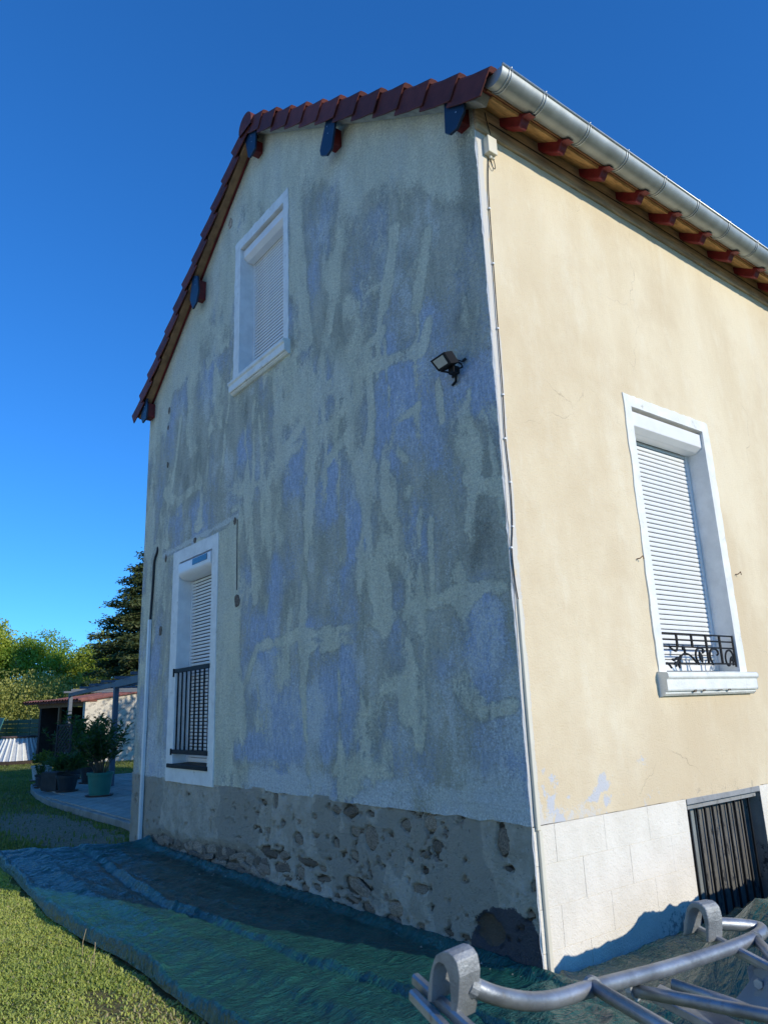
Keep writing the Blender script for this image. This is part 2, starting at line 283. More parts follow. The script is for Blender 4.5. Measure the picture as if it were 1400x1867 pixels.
BS= [(-5.56, 6.33, 0.39, 0.65), (-5.61, 5.69, 0.58, 0.67), (-4.01, 4.5, 0.21, 0.3), (-2.18, 3.72, 0.56, 0.43), (-3.44, 1.45, 0.51, 0.34), (-2.43, 1.45, 0.36, 0.28), (-0.86, 4.16, 0.62, 0.38), (-0.63, 3.61, 0.5, 0.44), (-2.11, 5.98, 0.05, 0.16), (-2.05, 6.39, 0.06, 0.13), (-1.28, 5.4, 0.06, 0.14), (-1.28, 5.98, 0.07, 0.11), (-0.78, 5.24, 0.07, 0.15), (-1.29, 5.81, 0.07, 0.11), (-2.52, 1.73, 0.28, 0.14), (-1.85, 2.97, 0.25, 0.29), (-0.3, 2.1, 0.16, 0.19), (-1.15, 2.06, 0.13, 0.12), (-1.84, 3.17, 0.17, 0.15), (-5.74, 4.02, 0.56, 0.27), (-3.49, 4.99, 0.26, 0.2), (-2.67, 4.27, 0.21, 0.18), (-0.18, 3.89, 0.17, 0.17), (-2.25, 1.63, 0.26, 0.19)]
DS= [(-3.48, 4.59, 0.25, 0.36), (-3.23, 3.95, 0.18, 0.3), (-1.77, 4.96, 0.27, 0.22), (-0.48, 5.49, 0.26, 0.4), (-0.26, 3.07, 0.16, 0.4), (-0.35, 4.61, 0.24, 0.51), (-2.13, 5.37, 0.29, 0.48), (-2.52, 6.61, 0.22, 0.34), (-4.94, 5.0, 0.68, 0.53), (-4.03, 4.98, 0.43, 0.32), (-0.25, 2.62, 0.21, 0.19), (-5.8, 4.65, 0.58, 0.48), (-2.76, 6.2, 0.29, 0.54), (-2.08, 7.07, 0.26, 0.2), (-3.52, 7.36, 0.35, 0.35), (-0.12, 5.78, 0.12, 0.34), (-2.75, 7.53, 0.24, 0.22), (-0.63, 0.98, 0.44, 0.07), (-2.26, 1.09, 0.52, 0.09), (-3.78, 1.07, 0.48, 0.08)]
def zsof(x):
    x = np.asarray(x, float); return np.where(x > -3.65, 6.31-.675*x, 8.774+.735*(x+3.65))
def seg_field(x, z, pts, w):
    f = np.zeros_like(x)
    for (x0, z0), (x1, z1) in zip(pts, pts[1:]):
        dx, dz = x1-x0, z1-z0; L = dx*dx+dz*dz+1e-9; t = np.clip(((x-x0)*dx+(z-z0)*dz)/L, 0, 1)
        d = np.hypot(x-x0-t*dx, z-z0-t*dz); f = np.maximum(f, 1-sstep(w*.35, w*1.35, d))
    return f
def gable_paint(x, z):
    wx = x+.06*(fbm(x*5, z*4, 3, 5, .6)-.5)*2; wz = z+.11*(fbm(x*4.4, z*3.2, 8, 5, .6)-.5)*2
    dr = zsof(x)-z
    cn = .55*vn(wx*2.9, wz*1.9, 20)+.45*fbm(wx*5, wz*3, 21, 4, .6); st = (1-np.abs(2*vn(wx*5.2+2.2*fbm(x, z*.5, 28), wz*.5, 22)-1))**5
    sh = (1-np.abs(2*vn(wx*.8, wz*2.1+1.5*fbm(x*.8, z, 29), 24)-1))**6
    brk = fbm(x*5, z*2.6, 33, 5, .65); stc = sstep(.42, .62, fbm(x*1.3, z*.7, 34, 4))
    C = .27+(cn-.5)*1.15+(.75*st*sstep(.25, .6, brk)+.55*sh*sstep(.3, .6, brk))*(.35+.65*stc)
    C += .70*(1-sstep(.30, 1.35, dr+.5*(fbm(x*1.5, z*.5, 30)-.5)*2))
    C += .10*sstep(3.0, 6.5, z)-.20*sstep(-1.3, 0, x)*sstep(6.1, 5.2, z)*sstep(.9, 1.4, z)-.10*sstep(2.9, 1.4, z)*sstep(-4.2, -3.7, x)
    for p, w in CS: C = np.maximum(C, C*.6+seg_field(wx*.4+x*.6, wz*.4+z*.6, p, w*.95)*(.12+.98*brk))
    B = .46+(.6*vn(wx*3.1, wz*1.7, 40)+.4*fbm(wx*6, wz*3.2, 41, 4, .6)-.5)*1.25+.12*sstep(3.2, 1.6, z)*sstep(-.5, -1.5, x)
    for bx, bz, a, b in BS:
        if bz < 5.6: B += .62*sstep(.3, .75, vn(wx*5+bx, wz*2.6, 44))*np.exp(-(((wx-bx)/(a*1.05))**2+((wz-bz)/(b*1.05))**2))
    G = .20+(fbm(wx*2.4, wz*1.1, 50, 5, .6)-.5)*1.2
    for bx, bz, a, b in DS: k = np.exp(-(((wx-bx)/a)**2+((wz-bz)/b)**2)); G += .30*k; B -= .30*k
    G += .35*sstep(.3, .0, np.abs(x+.12))*sstep(3.8, 5.4, z)+.15*sstep(-.9, 0, x)*sstep(1.3, 2.4, z)
    for cx, cz in ((-3.9, 5.1), (-3.0, 5.2), (-3.1, 4.9)): G += .5*np.exp(-(((x-cx)/.06)**2+((z-cz)/.35)**2))
    P = .32+(fbm(wx*3.2, wz*2.0, 60, 5, .6)-.5)*1.7+.18*sstep(2.9, 1.3, z)+.35*(fbm(x*12, z*3, 64, 4)-.5)
    strip = sstep(1.10, 1.0, z+.10*(fbm(x*3, z, 66, 4)-.5))*sstep(-4.2, -3.4, x)*sstep(.25, .55, fbm(x*2, z*3, 67, 4))
    P += .6*strip; B += .3*strip; C -= .6*strip
    brow = np.exp(-((z-1.2-.08*fbm(x*2, 0*z, 70))/.09)**2)*sstep(-4.6, -4.2, x)*(.3+.9*fbm(x*1.3, z*0, 72)); G += .35*brow; C -= .3*brow; P -= .3*brow
    C -= .9*sstep(.09, .0, np.abs(z-3.78-.02*(x+5.2)))*(x > -6.35)*(x < -4.05)
    P += .9*sstep(.05, .0, np.abs(z-3.76-.02*(x+5.2)))*(x > -6.35)*(x < -4.05)
    C += .8*sstep(.0, .1, -4.08-x+.1*(brk-.5))*sstep(0, .1, x+4.62)*(z < 3.7)*(z > 1.0)
    return np.stack([C, B, G, P], -1)

# ---------------------------------------------------------------- ground
house = empty('house', (0, 0, 0), 'old gabled house with patchy blue-grey gable, sunlit cream side and red tiled roof', 'house')
OPU = (-4.09, -3.02, 5.56, 7.28); OPL = (-5.71, -4.715, 1.05, 3.53); OPR = (1.655, 2.785, 1.80, 4.03)
def chip(z): return .004+.016*np.maximum(0, fbm(z*9, z*0, 5, 4, .6)-.42)*2
# gable upper wall
xs = lines(-7.1, 0, .03, (OPU[0], OPU[1], OPL[0], OPL[1], -3.65)); zs_ = lines(.875, 8.8, .03, (OPU[2], OPU[3], OPL[2], OPL[3]))
X, Z = np.meshgrid(xs, zs_, indexing='ij'); lim = zsof(X)
inside = Z < lim+.031
Zc = np.minimum(Z, lim); bot = Z <= .8751
Zc = np.where(bot, .872+.03*(fbm(X*6, X*0, 14, 4, .6)-.5), Zc)
Xc = X.copy(); Xc[-1, :] = -chip(Zc[-1, :])
Y = -.006*(fbm(X*1.4, Z*1.4, 2)-.5)*2-.004*(fbm(X*12, Z*9, 9)-.5)
idx = np.arange(X.size).reshape(X.shape)
ok = inside[:-1, :-1] & (Z[:-1, :-1] < np.minimum(lim[:-1, :-1], lim[1:, :-1])+.03)
for o in (OPU, OPL):
    cx = (X[:-1, :-1]+X[1:, 1:])/2; cz = (Z[:-1, :-1]+Z[1:, 1:])/2
    ok &= ~((cx > o[0]) & (cx < o[1]) & (cz > o[2]) & (cz < o[3]))
F = np.stack([idx[:-1, :-1], idx[1:, :-1], idx[1:, 1:], idx[:-1, 1:]], -1)[ok]
me = np_mesh('gable_wall', np.stack([Xc, Y, Zc], -1).reshape(-1, 3), F, M['gable'], {'paint': gable_paint(Xc, Zc).reshape(-1, 4)})
gw = place('gable_wall', me, house); gw['label'] = 'gable wall with peeling cream, grey and blue paint'
# ragged lower lip of the upper coat
b = MB(); xx = xs; zb = .872+.03*(fbm(xx*6, xx*0, 14, 4, .6)-.5); yb = -.006*(fbm(xx*1.4, xx*0+.875*1.4, 2)-.5)*2-.004*(fbm(xx*12, xx*0+.875*9, 9)-.5)
n = len(xx); b.add([(xx[i], yb[i], zb[i]) for i in range(n)]+[(xx[i], .06, zb[i]+.006) for i in range(n)], [(i, i+n, i+n+1, i+1) for i in range(n-1)])
b.obj('coat_edge', M['plinth'], house)

# gable plinth: broken cement coat over rubble
xs = lines(-7.14, 0, .0125); zs_ = lines(-.35, .9, .0125); X, Z = np.meshgrid(xs, zs_, indexing='ij')
wx = X+.035*(fbm(X*14, Z*14, 12, 4, .6)-.5)*2; wz = Z+.035*(fbm(X*14, Z*14, 17, 4, .6)-.5)*2
H = np.zeros_like(X)
for sx, sz, a, c in ST: H = np.maximum(H, 1-sstep(.70, .98, np.hypot((wx-sx)/(a*.56), (wz-sz)/(c*.62))))
low = sstep(.33, .22, wz+.05*(fbm(X*2, Z*0, 21)-.5)*2-.03*(X+5))*sstep(-6.8, -6.4, X)*sstep(-3.0, -3.7, X)
low = np.maximum(low, sstep(.05, -.05, wz)*sstep(-6.8, -6.4, X))
pit = sstep(.67, .74, fbm(X*11, Z*15, 44, 5, .65))*sstep(.2, .5, fbm(X*1.2, Z*1.2, 47)); H = np.maximum(H, pit*.7)
rough = sstep(.5, .62, fbm(X*3, Z*3, 51, 4))
Yp = .006+.02*(fbm(X*2, Z*2, 31, 4)-.5)+.016*(fbm(X*9, Z*9, 35, 5, .6)-.5)*(.4+rough)+.045*np.maximum(H, low*.8)+.012*(fbm(X*30, Z*30, 38, 3)-.5)*np.maximum(low, .2)
Yp += -.02*sstep(.2, .0, Z)*sstep(-3.4, -3.0, X)*(1-low)
B_ = sstep(.54, .66, fbm(X*1.6+3, Z*1.1, 81, 4))*1.0; wq = .25*(fbm(X*4, Z*4, 83, 4)-.5); B_ = np.maximum(B_, .9*sstep(-4.5, -4.4, X+wq)*sstep(-3.5, -3.6, X+wq)*sstep(.25, .4, Z+wq)); B_ = np.maximum(B_, .7*sstep(-6.0, -6.1, X+wq))
B_ = np.maximum(B_, .75*sstep(-1.05, -.9, X+wq)*sstep(-.35, -.5, X+wq)*sstep(.1, .3, Z+wq)); B_ = np.maximum(B_, low)
D_ = 1-sstep(.8, 1.15, np.hypot((wx+.28)/.34, (wz-.10)/.28)); D_ = np.maximum(D_, 0)
Xc = X.copy(); Xc[-1, :] = -chip(Z[-1, :])-.004
idx = np.arange(X.size).reshape(X.shape); F = np.stack([idx[:-1, :-1], idx[1:, :-1], idx[1:, 1:], idx[:-1, 1:]], -1).reshape(-1, 4)
me = np_mesh('gable_plinth', np.stack([Xc, Yp, Z], -1).reshape(-1, 3), F, M['plinth'], {'paint': np.stack([np.maximum(H, low*.55), B_, D_, X*0], -1).reshape(-1, 4)})
gp = place('gable_plinth', me, house); gp['label'] = 'crumbling cement base with exposed rubble stones'
# stones (shared shapes)
stone_me = []
for k in range(9):
    bm = bmesh.new(); bmesh.ops.create_icosphere(bm, subdivisions=1 if k % 3 else 2, radius=.5)
    for v in bm.verts:
        q = v.co*1.0; f = .80+.42*random.random(); v.co = Vector((q.x*f, q.y*f*.8, q.z*f))
        v.co.x = max(-.40, min(.41, v.co.x)); v.co.z = max(-.38, min(.36, v.co.z)); v.co.y = max(-.36, v.co.y)
    me = bpy.data.meshes.new('stone'); bm.to_mesh(me); bm.free(); me.materials.append(M['stone']); stone_me.append(me)
def put_stone(x, z, w, h, y=.036):
    place('stone', random.choice(stone_me), gp, (x, y, z), (random.uniform(-.12, .12), random.uniform(-.35, .35), random.uniform(-.12, .12)), (w*1.3, .07, h*1.3))
for sx, sz, a, c in ST:
    if a < .45 and not (sx > -.6 and sz < .3): put_stone(sx, sz, a, c)
x = -6.35
while x < -2.9:
    for row in range(3):
        w = random.uniform(.11, .24); put_stone(x+random.uniform(0, .1), -.02+row*.105+.03*(x+5)+random.uniform(-.02, .02), w, random.uniform(.08, .12), .046)
    x += random.uniform(.13, .21)

# ---------------------------------------------------------------- sunlit side wall
ys = lines(0, 10.3, .035, (OPR[0], OPR[1])); zs_ = lines(.866, 6.33, .035, (OPR[2], OPR[3])); ys[0] = 0
Yg, Z = np.meshgrid(ys, zs_, indexing='ij'); idx = np.arange(Yg.size).reshape(Yg.shape)
cy = (Yg[:-1, :-1]+Yg[1:, 1:])/2; cz = (Z[:-1, :-1]+Z[1:, 1:])/2; ok = ~((cy > OPR[0]) & (cy < OPR[1]) & (cz > OPR[2]) & (cz < OPR[3]))
F = np.stack([idx[:-1, :-1], idx[1:, :-1], idx[1:, 1:], idx[:-1, 1:]], -1)[ok]
Zc = Z.copy(); Zc[:, 0] = .866+.012*(fbm(ys*5, ys*0, 18, 4, .6)-.5)+np.where((ys > 1.70) & (ys < 2.82), -.012, 0)
Yc = Yg.copy(); Yc[0, :] = chip(Zc[0, :])
Xe = .006*(fbm(Yg*1.3, Z*1.3, 41)-.5)*2
strip = (.55+.45*sstep(.35, .6, fbm(Yg*8, Z*3, 69, 4)))*sstep(.10, .06, Yg-.04*(fbm(Z*7, Z*0, 62)-.5)-.05*(fbm(Z*2, Z*0, 61)-.5))
low = sstep(1.45, .9, Z)*sstep(2.3, .9, Yg); e = fbm(Yg*5, Z*4, 63, 5, .6)
e2 = fbm(Yg*11, Z*9, 68, 5, .65)
bl = .10+.30*low*sstep(.40, .65, e)*sstep(.35, .65, e2)*1.3+.42*low*sstep(1.25, .93, Z)*sstep(.45, .6, fbm(Yg*3, Z*3, 67, 5))*sstep(.3, .7, e2)*1.3
for (by, bz, r) in ((.12, 1.1, .16), (.4, 1.0, .12), (.75, 1.03, .12), (1.45, 1.75, .06), (1.5, 1.45, .06), (2.35, 4.75, .12), (2.3, 5.15, .05), (3.0, 4.1, .05), (1.2, 1.15, .1)): bl = bl+.42*sstep(.3, .7, e2)*np.exp(-((Yg-by)**2+(Z-bz)**2*.6)/r**2)
bl = bl+.30*strip*sstep(.45, .6, fbm(Yg*3, Z*3, 71, 5))
wt = .12+1.0*strip+.45*sstep(1.15, .92, Z+.1*fbm(Yg*2, Z*0, 73))*sstep(1.6, .4, Yg)+.3*(fbm(Yg*1.2, Z*.8, 75, 5)-.5)
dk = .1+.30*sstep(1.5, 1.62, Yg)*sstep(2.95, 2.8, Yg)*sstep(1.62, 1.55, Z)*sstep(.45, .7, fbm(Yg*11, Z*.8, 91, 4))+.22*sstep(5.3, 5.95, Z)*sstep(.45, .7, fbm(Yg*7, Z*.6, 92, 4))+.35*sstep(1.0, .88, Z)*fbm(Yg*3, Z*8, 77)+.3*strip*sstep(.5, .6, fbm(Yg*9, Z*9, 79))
me = np_mesh('side_wall', np.stack([Xe, Yc, Zc], -1).reshape(-1, 3), F, M['east'], {'paint': np.stack([bl, wt, dk, wt*0], -1).reshape(-1, 4)})
sw = place('side_wall', me, house); sw['label'] = 'sunlit side wall in flaking cream paint'
# worn arris between the two walls
z = lines(-.3, 6.30, .03); a = chip(z); n = len(z); b = MB()
b.add([(-a[i], -.0005, z[i]) for i in range(n)]+[(.0005, a[i], z[i]) for i in range(n)], [(i, i+n, i+n+1, i+1) for i in range(n-1)])
b.obj('corner_arris', M['white_reveal'], house)
# other walls, closed shell
b = MB(); b.box((-7.1, 10.1, -.3), (-.0, 10.3, 6.3)).prism([(-7.1, 10.1, 6.3), (0, 10.1, 6.3), (-3.65, 10.1, 8.77)], (0, .2, 0)); b.box((-7.1, .24, -.3), (-6.9, 10.1, 6.2))
b.obj('rear_wall', M['white_reveal'], house)
b = MB(); b.box((-7.12, .03, -.4), (-7.1, 10.1, .9)).add([(-7.1, 0, -.3), (-7.1, .24, -.3), (-7.1, .24, 6.24), (-7.1, 0, 6.24)], [(0, 1, 2, 3)])
b.obj('end_return', M['plinth'], house)
# painted block base
ph = place('block_base', MB().box((-.12, .05, -.4), (-.004, 1.705, .862)).box((-.12, 2.825, -.4), (-.004, 10.2, .862)).mesh('block_base', M['block']), house)
ph['label'] = 'white painted block base of the sunlit side'
def block_mesh(w, h):
    b = MB(); j = .001
    b.box((-.012, j, j), (0, w-j, h-j)); me = b.mesh('block', M['block']); return me
bcache = {}
def put_block(y0, y1, z0, z1):
    k = (round(y1-y0, 3), round(z1-z0, 3))
    if k not in bcache:
        bcache[k] = block_mesh(*k)
    o = place('block', bcache[k], ph, (random.uniform(-.0008, .0008), y0, z0)); m_ = o.modifiers.new('b', 'BEVEL'); m_.width = .0015; m_.segments = 1
cz = [-.32, -.08, .165, .40, .64, .861]
for k in range(5):
    for (s, e_) in ((.004, 1.705), (2.825, 10.2)):
        y = s; first = (.45 if k % 2 else .20)
        e1 = s+first if s < 1 else s+first
        while y < e_-.01:
            put_block(y, min(e1, e_), cz[k], cz[k+1]); y = e1; e1 = e1+.5
            if e_-e1 < .06: e1 = max(e1, e_)

# ---------------------------------------------------------------- windows
def G_(u, z, d): return (u, -d, z)
def E_(u, z, d): return (d, u, z)
def surround(T, op, out, jit=.012, seed=1):
    u0, u1, z0, z1 = op; U0, U1, Z0, Z1 = out; inn = []; ou = []; k = 26
    def run(a, b, A, B):
        for i in range(k):
            t = i/k; inn.append((a[0]+(b[0]-a[0])*t, a[1]+(b[1]-a[1])*t)); ou.append([A[0]+(B[0]-A[0])*t, A[1]+(B[1]-A[1])*t])
    run((u0, z0), (u0, z1), (U0, Z0), (U0, Z1)); run((u0, z1), (u1, z1), (U0, Z1), (U1, Z1)); run((u1, z1), (u1, z0), (U1, Z1), (U1, Z0)); run((u1, z0), (u0, z0), (U1, Z0), (U0, Z0))
    n = len(inn)
    for i in range(n): ou[i][0] += jit*(random.random()-.5); ou[i][1] += jit*(random.random()-.5)
    v = [T(*p, .014) for p in inn]+[T(*p, .011) for p in ou]+[T(*p, -.02) for p in ou]+[T(*p, -.23) for p in inn]
    f = []
    for i in range(n):
        j = (i+1) % n; f += [(i, j, n+j, n+i), (n+i, n+j, 2*n+j, 2*n+i)]; 
    b = MB(); b.add(v, f); b.obj('window_surround', M['white_trim'], house)
    b = MB(); b.add(v, [(i, (i+1) % n, 3*n+(i+1) % n, 3*n+i) for i in range(n)]); return b.obj('window_reveal', M['white_reveal'], house)
slat_cache = {}
def shutter(T, op, ztop, zbot, d=-.19, pitch=.042):
    u0, u1 = op[0]+.035, op[1]-.035
    b = MB()
    def bx(a0, a1, c0, c1, e0, e1):
        p = [T(a, c, e) for e in (e0, e1) for c in (c0, c1) for a in (a0, a1)]
        b.add(p, [(0, 2, 3, 1), (4, 5, 7, 6), (0, 1, 5, 4), (2, 6, 7, 3), (0, 4, 6, 2), (1, 3, 7, 5)])
    root = empty('shutter'); root.parent = house
    for g0, g1 in ((op[0]+.002, u0+.002), (u1-.002, op[1]-.002)): b = MB(); bx(g0, g1, zbot, ztop+.06, d-.03, d+.02); b.obj('guide_rail', M['pvc'], root)
    b = MB(); bx(op[0], op[1], zbot, ztop+.1, d-.05, d-.035); b.obj('shutter_back', M['gap'], root)
    w = u1-u0; key = (T.__name__, round(w, 3))
    if key not in slat_cache:
        pr = [(0, .001), (.007, .003), (.0095, .009), (.0105, .018), (.0095, .028), (.004, .036), (-.001, .038)]
        kz = .87 if T.__name__ == 'G_' else 1.0
        b2 = MB(); vs = [T(a, z*kz, dd*(1.15 if kz < 1 else 1)) for a in (0, w) for dd, z in pr]; k = len(pr)
        b2.add(vs, [(i, i+1, k+i+1, k+i) for i in range(k-1)]+[tuple(range(k)), tuple(range(2*k-1, k-1, -1))]); slat_cache[key] = b2.mesh('slat', M['slat'])
    z = zbot+.055
    while z < ztop:
        place('slat', slat_cache[key], root, T(u0, z, d)); z += pitch
    b = MB(); bx(u0, u1, zbot+.004, zbot+.052, d-.004, d+.012); b.obj('bottom_bar', M['pvc'], root)
    return root
def extr(T, prof, u0, u1):
    b = MB(); vs = [T(u, z, d) for u in (u0, u1) for d, z in prof]; k = len(prof)
    b.add(vs, [(i, (i+1) % k, k+(i+1) % k, k+i) for i in range(k)]+[tuple(range(k)), tuple(range(2*k-1, k-1, -1))]); return b
surround(G_, OPU, (-4.245, -2.915, 5.50, 7.42), .02)
surround(G_, OPL, (-5.93, -4.56, .845, 3.695), .008)
surround(E_, OPR, (1.56, 2.905, 1.74, 4.135), .014)
shutter(G_, OPU, 7.12, 5.57); shutter(G_, OPL, 3.32, 1.06, d=-.18); shutter(E_, OPR, 3.83, 1.815, d=-.19)
for T, op, f, zt, zc in ((G_, OPU, -.03, 7.255, 7.155), (E_, OPR, -.015, 4.005, 3.875)):
    o = extr(T, [(f, zt), (f, zc), (f-.055, zc-.042), (f-.14, zc-.045), (-.17, zc-.045), (-.17, zt)], op[0]+.006, op[1]-.006).obj('shutter_box', M['pvc'], house, bevel=.003)
arc = [(.03-.13*(1-math.cos(t)), 3.40-.105*math.sin(t)) for t in np.linspace(0, math.pi/2, 8)]
lb = extr(G_, [(-.17, 3.50), (.02, 3.505), (.03, 3.495)]+arc+[(-.17, 3.295)], -5.70, -4.725).obj('shutter_box', M['pvc'], house, bevel=.002)
extr(G_, [(.029, 3.415), (.036, 3.415), (.036, 3.49), (.029, 3.49)], -5.25, -4.82).obj('solar_panel', M['solar'], lb)
def sill(T, u0, u1, zt, h):
    return extr(T, [(-.18, zt+.02), (0, zt+.008), (.085, zt), (.094, zt-.012), (.095, zt-.032), (.086, zt-.044), (.076, zt-.05), (.076, zt-.05-h*.45), (.066, zt-.055-h*.5), (.05, zt-h*.78), (.05, zt-h*.9), (.028, zt-h), (-.01, zt-h)], u0, u1).obj('window_sill', M['white_trim'], house, bevel=.003)
sill(G_, -4.22, -2.885, 5.47, .16)
sill(E_, 1.54, 2.925, 1.79, .175)
extr(G_, [(-.16, 1.056), (.025, 1.05), (.03, 1.045), (.03, 1.005), (-.16, 1.0)], -5.86, -4.70).obj('door_threshold', M['black_metal'], house)
# plain bar railing
rl = empty('railing'); rl.parent = house
MB().box((-5.74, -.02, 2.125), (-4.70, .012, 2.175)).obj('top_rail', M['black_metal'], rl, bevel=.002); MB().box((-5.74, -.02, 1.165), (-4.70, .012, 1.215)).obj('bottom_rail', M['black_metal'], rl, bevel=.002)
MB().box((-5.76, -.03, 2.08), (-5.742, .02, 2.18)).obj('bracket', M['black_metal'], rl); MB().box((-5.76, -.03, 1.15), (-5.742, .02, 1.225)).obj('bracket', M['black_metal'], rl); rl['label'] = 'plain black bar railing across the lower window'
bar = MB().box((-.008, -.008, 0), (.008, .008, .91)).mesh('bar', M['black_metal'])
for k in range(8): place('bar', bar, rl, (-5.64+.129*k, -.004, 1.215))
# ornate railing on the sunny side
def rp(s, v, d=-.012): return (d, 1.675+1.105*s, 2.105-.25*v)
rr = empty('railing'); rr.parent = house
for v in (0, .2, .42, .95): MB().tube([rp(0, v), rp(1, v)], .007, 6).obj('cross_rail', M['black_metal'], rr, smooth=True)
for s in (0, 1): MB().tube([rp(s, -.02), rp(s, 1.05)], .009, 6).obj('bar', M['black_metal'], rr); rr['label'] = 'ornate black iron railing with scrolls and leaves'
for s, v1 in ((.2, .42), (.4, .42), (.6, .95), (.8, .95)): MB().tube([rp(s, 0, -.01), rp(s, v1, -.01)], .012, 6).obj('bar', M['black_metal'], rr)
for p in ([(.46, .98), (.425, .72), (.45, .48), (.5, .43), (.545, .47), (.555, .56), (.53, .6)], [(.66, .98), (.625, .72), (.65, .47), (.705, .44), (.75, .5), (.76, .62), (.735, .66)],
          [(.985, .9), (.97, .55), (.92, .46), (.87, .56), (.85, .8), (.875, 1.02), (.91, 1.0), (.925, .8), (.945, .72), (.965, .8), (.96, 1.0)],
          [(.44, .95), (.36, .68), (.29, .62), (.24, .7), (.19, .85), (.15, 1.05)], [(.29, .62), (.30, .52), (.27, .44)], [(.09, 1.1), (.05, .92), (.0, 1.0)], [(.2, .42), (.18, .6), (.1, .45)]):
    MB().tube([rp(*q) for q in p], .0085, 6, smooth_path=2).obj('scroll', M['black_metal'], rr, smooth=True)
b = MB()
for cs, cv, L, a in ((.17, .8, .05, .4), (.2, .9, .05, 2.2), (.15, .95, .05, 3.6), (.22, .76, .04, 1.2), (.19, 1.02, .04, 5), (.27, .47, .035, 1.6), (.29, .55, .03, 4.2), (.5, .75, .09, 1.9), (.535, .53, .03, .6), (.95, .78, .04, 1.5), (.13, .84, .045, 3)):
    c = Vector(rp(cs, cv)); d = Vector((0, math.cos(a), math.sin(a))); e2 = Vector((0, -math.sin(a), math.cos(a)))
    pts = [c-d*L*.5, c-d*L*.1+e2*L*.26, c+d*L*.25+e2*L*.2, c+d*L*.6, c+d*L*.25-e2*L*.2, c-d*L*.1-e2*L*.26]
    b.prism([p+Vector((-.006, 0, 0)) for p in pts], (.014, 0, 0))
b.obj('iron_leaves', M['black_metal'], rr)

# cellar opening with bars
b = MB(); d = -.15
b.add([(0, 1.71, -.1), (d, 1.71, -.1), (d, 1.71, .85), (0, 1.71, .85), (0, 2.82, -.1), (d, 2.82, -.1), (d, 2.82, .85), (0, 2.82, .85)], [(0, 1, 2, 3), (4, 7, 6, 5), (3, 2, 6, 7), (0, 4, 5, 1)])
M['grey_reveal'] = simple('grey_reveal', (.26, .25, .22), .9, var=.15, scale=5, bump=.5, bscale=60, dirt=(.05, .05, .05), dthr=(.56, .64))
M['grimy_board'] = simple('grimy_board', (.125, .122, .108), .75, var=.2, scale=6, bump=.4, bscale=50, dirt=(.022, .024, .028), stretch=(1, 2.5, .8), dthr=(.56, .62), rand=.3)
b.obj('cellar_reveal', M['grey_reveal'], house)
cw = empty('cellar_window'); cw.parent = house
for nm, p0, p1, mt in (('frame', (d-.02, 1.712, 0), (d+.02, 1.76, .85), 'grey_frame'), ('frame', (d-.02, 1.76, .80), (d+.02, 2.818, .848), 'grey_frame'), ('frame', (d-.02, 1.94, .0), (d+.03, 1.985, .80), 'zinc'), ('frame', (d-.02, 2.03, .0), (d+.02, 2.07, .80), 'zinc'), ('pane', (d-.012, 1.76, .0), (d-.004, 1.94, .80), 'glass_dark'), ('pane', (d-.012, 1.985, .0), (d-.004, 2.03, .80), 'glass_dark')):
    MB().box(p0, p1).obj(nm, M[mt], cw, bevel=.003)
for k in range(7): MB().box((d-.02, 2.073+.107*k, -.05), (d+.012+.004*(k % 2), 2.073+.107*k+.103, .797)).obj('board', M['grimy_board'], cw, bevel=.003)
gr = empty('cellar_grille'); gr.parent = house
MB().box((-.055, 1.715, .78), (-.035, 2.815, .815)).obj('top_rail', M['grey_frame'], gr); MB().box((-.055, 1.715, -.05), (-.035, 2.815, -.02)).obj('bottom_rail', M['grey_frame'], gr); gr['label'] = 'rusty dark bars over the cellar opening'
bar = MB().box((-.007, -.007, 0), (.007, .007, .83)).mesh('bar', M['black_metal'])
for k in range(9): place('bar', bar, gr, (-.06, 1.82+.112*k, -.02))
MB().box((-.03, 1.712, .82), (.004, 2.818, .862)).obj('cellar_lintel', M['grey_frame'], house, bevel=.003)

# ---------------------------------------------------------------- roof
thR = math.atan(.675); thL = math.atan(.735); YE = 10.55
LR, LL, NR, NL = 4.715, 4.56, 12, 12
def tile_mesh(L):
    b = MB(); e = L+.045; y0, y1 = -.165, -.185
    def sec(s, n0, yo):    # cross-section from inner edge over the roll and down the skirt
        return [(s, .10, n0-.03), (s, .06, n0+.0), (s, -.0, n0+.012), (s, yo+.06, n0+.022), (s, yo+.012, n0+.016), (s, yo, n0-.01), (s, yo-.002, n0-.208), (s, yo+.014, n0-.208), (s, yo+.014, n0-.03), (s, .0, n0-.01), (s, .10, n0-.048)]
    A = sec(0, .078, y0); B = sec(e*.5, .093, (y0+y1)/2); C_ = sec(e, .125, y1); k = len(A)
    vs = A+B+C_; fs = [(r*k+i, r*k+(i+1) % k, (r+1)*k+(i+1) % k, (r+1)*k+i) for r in (0, 1) for i in range(k)]+[tuple(range(k-1, -1, -1)), tuple(range(2*k, 3*k))]
    return b.add(vs, fs).mesh('verge_tile', M['tile'])
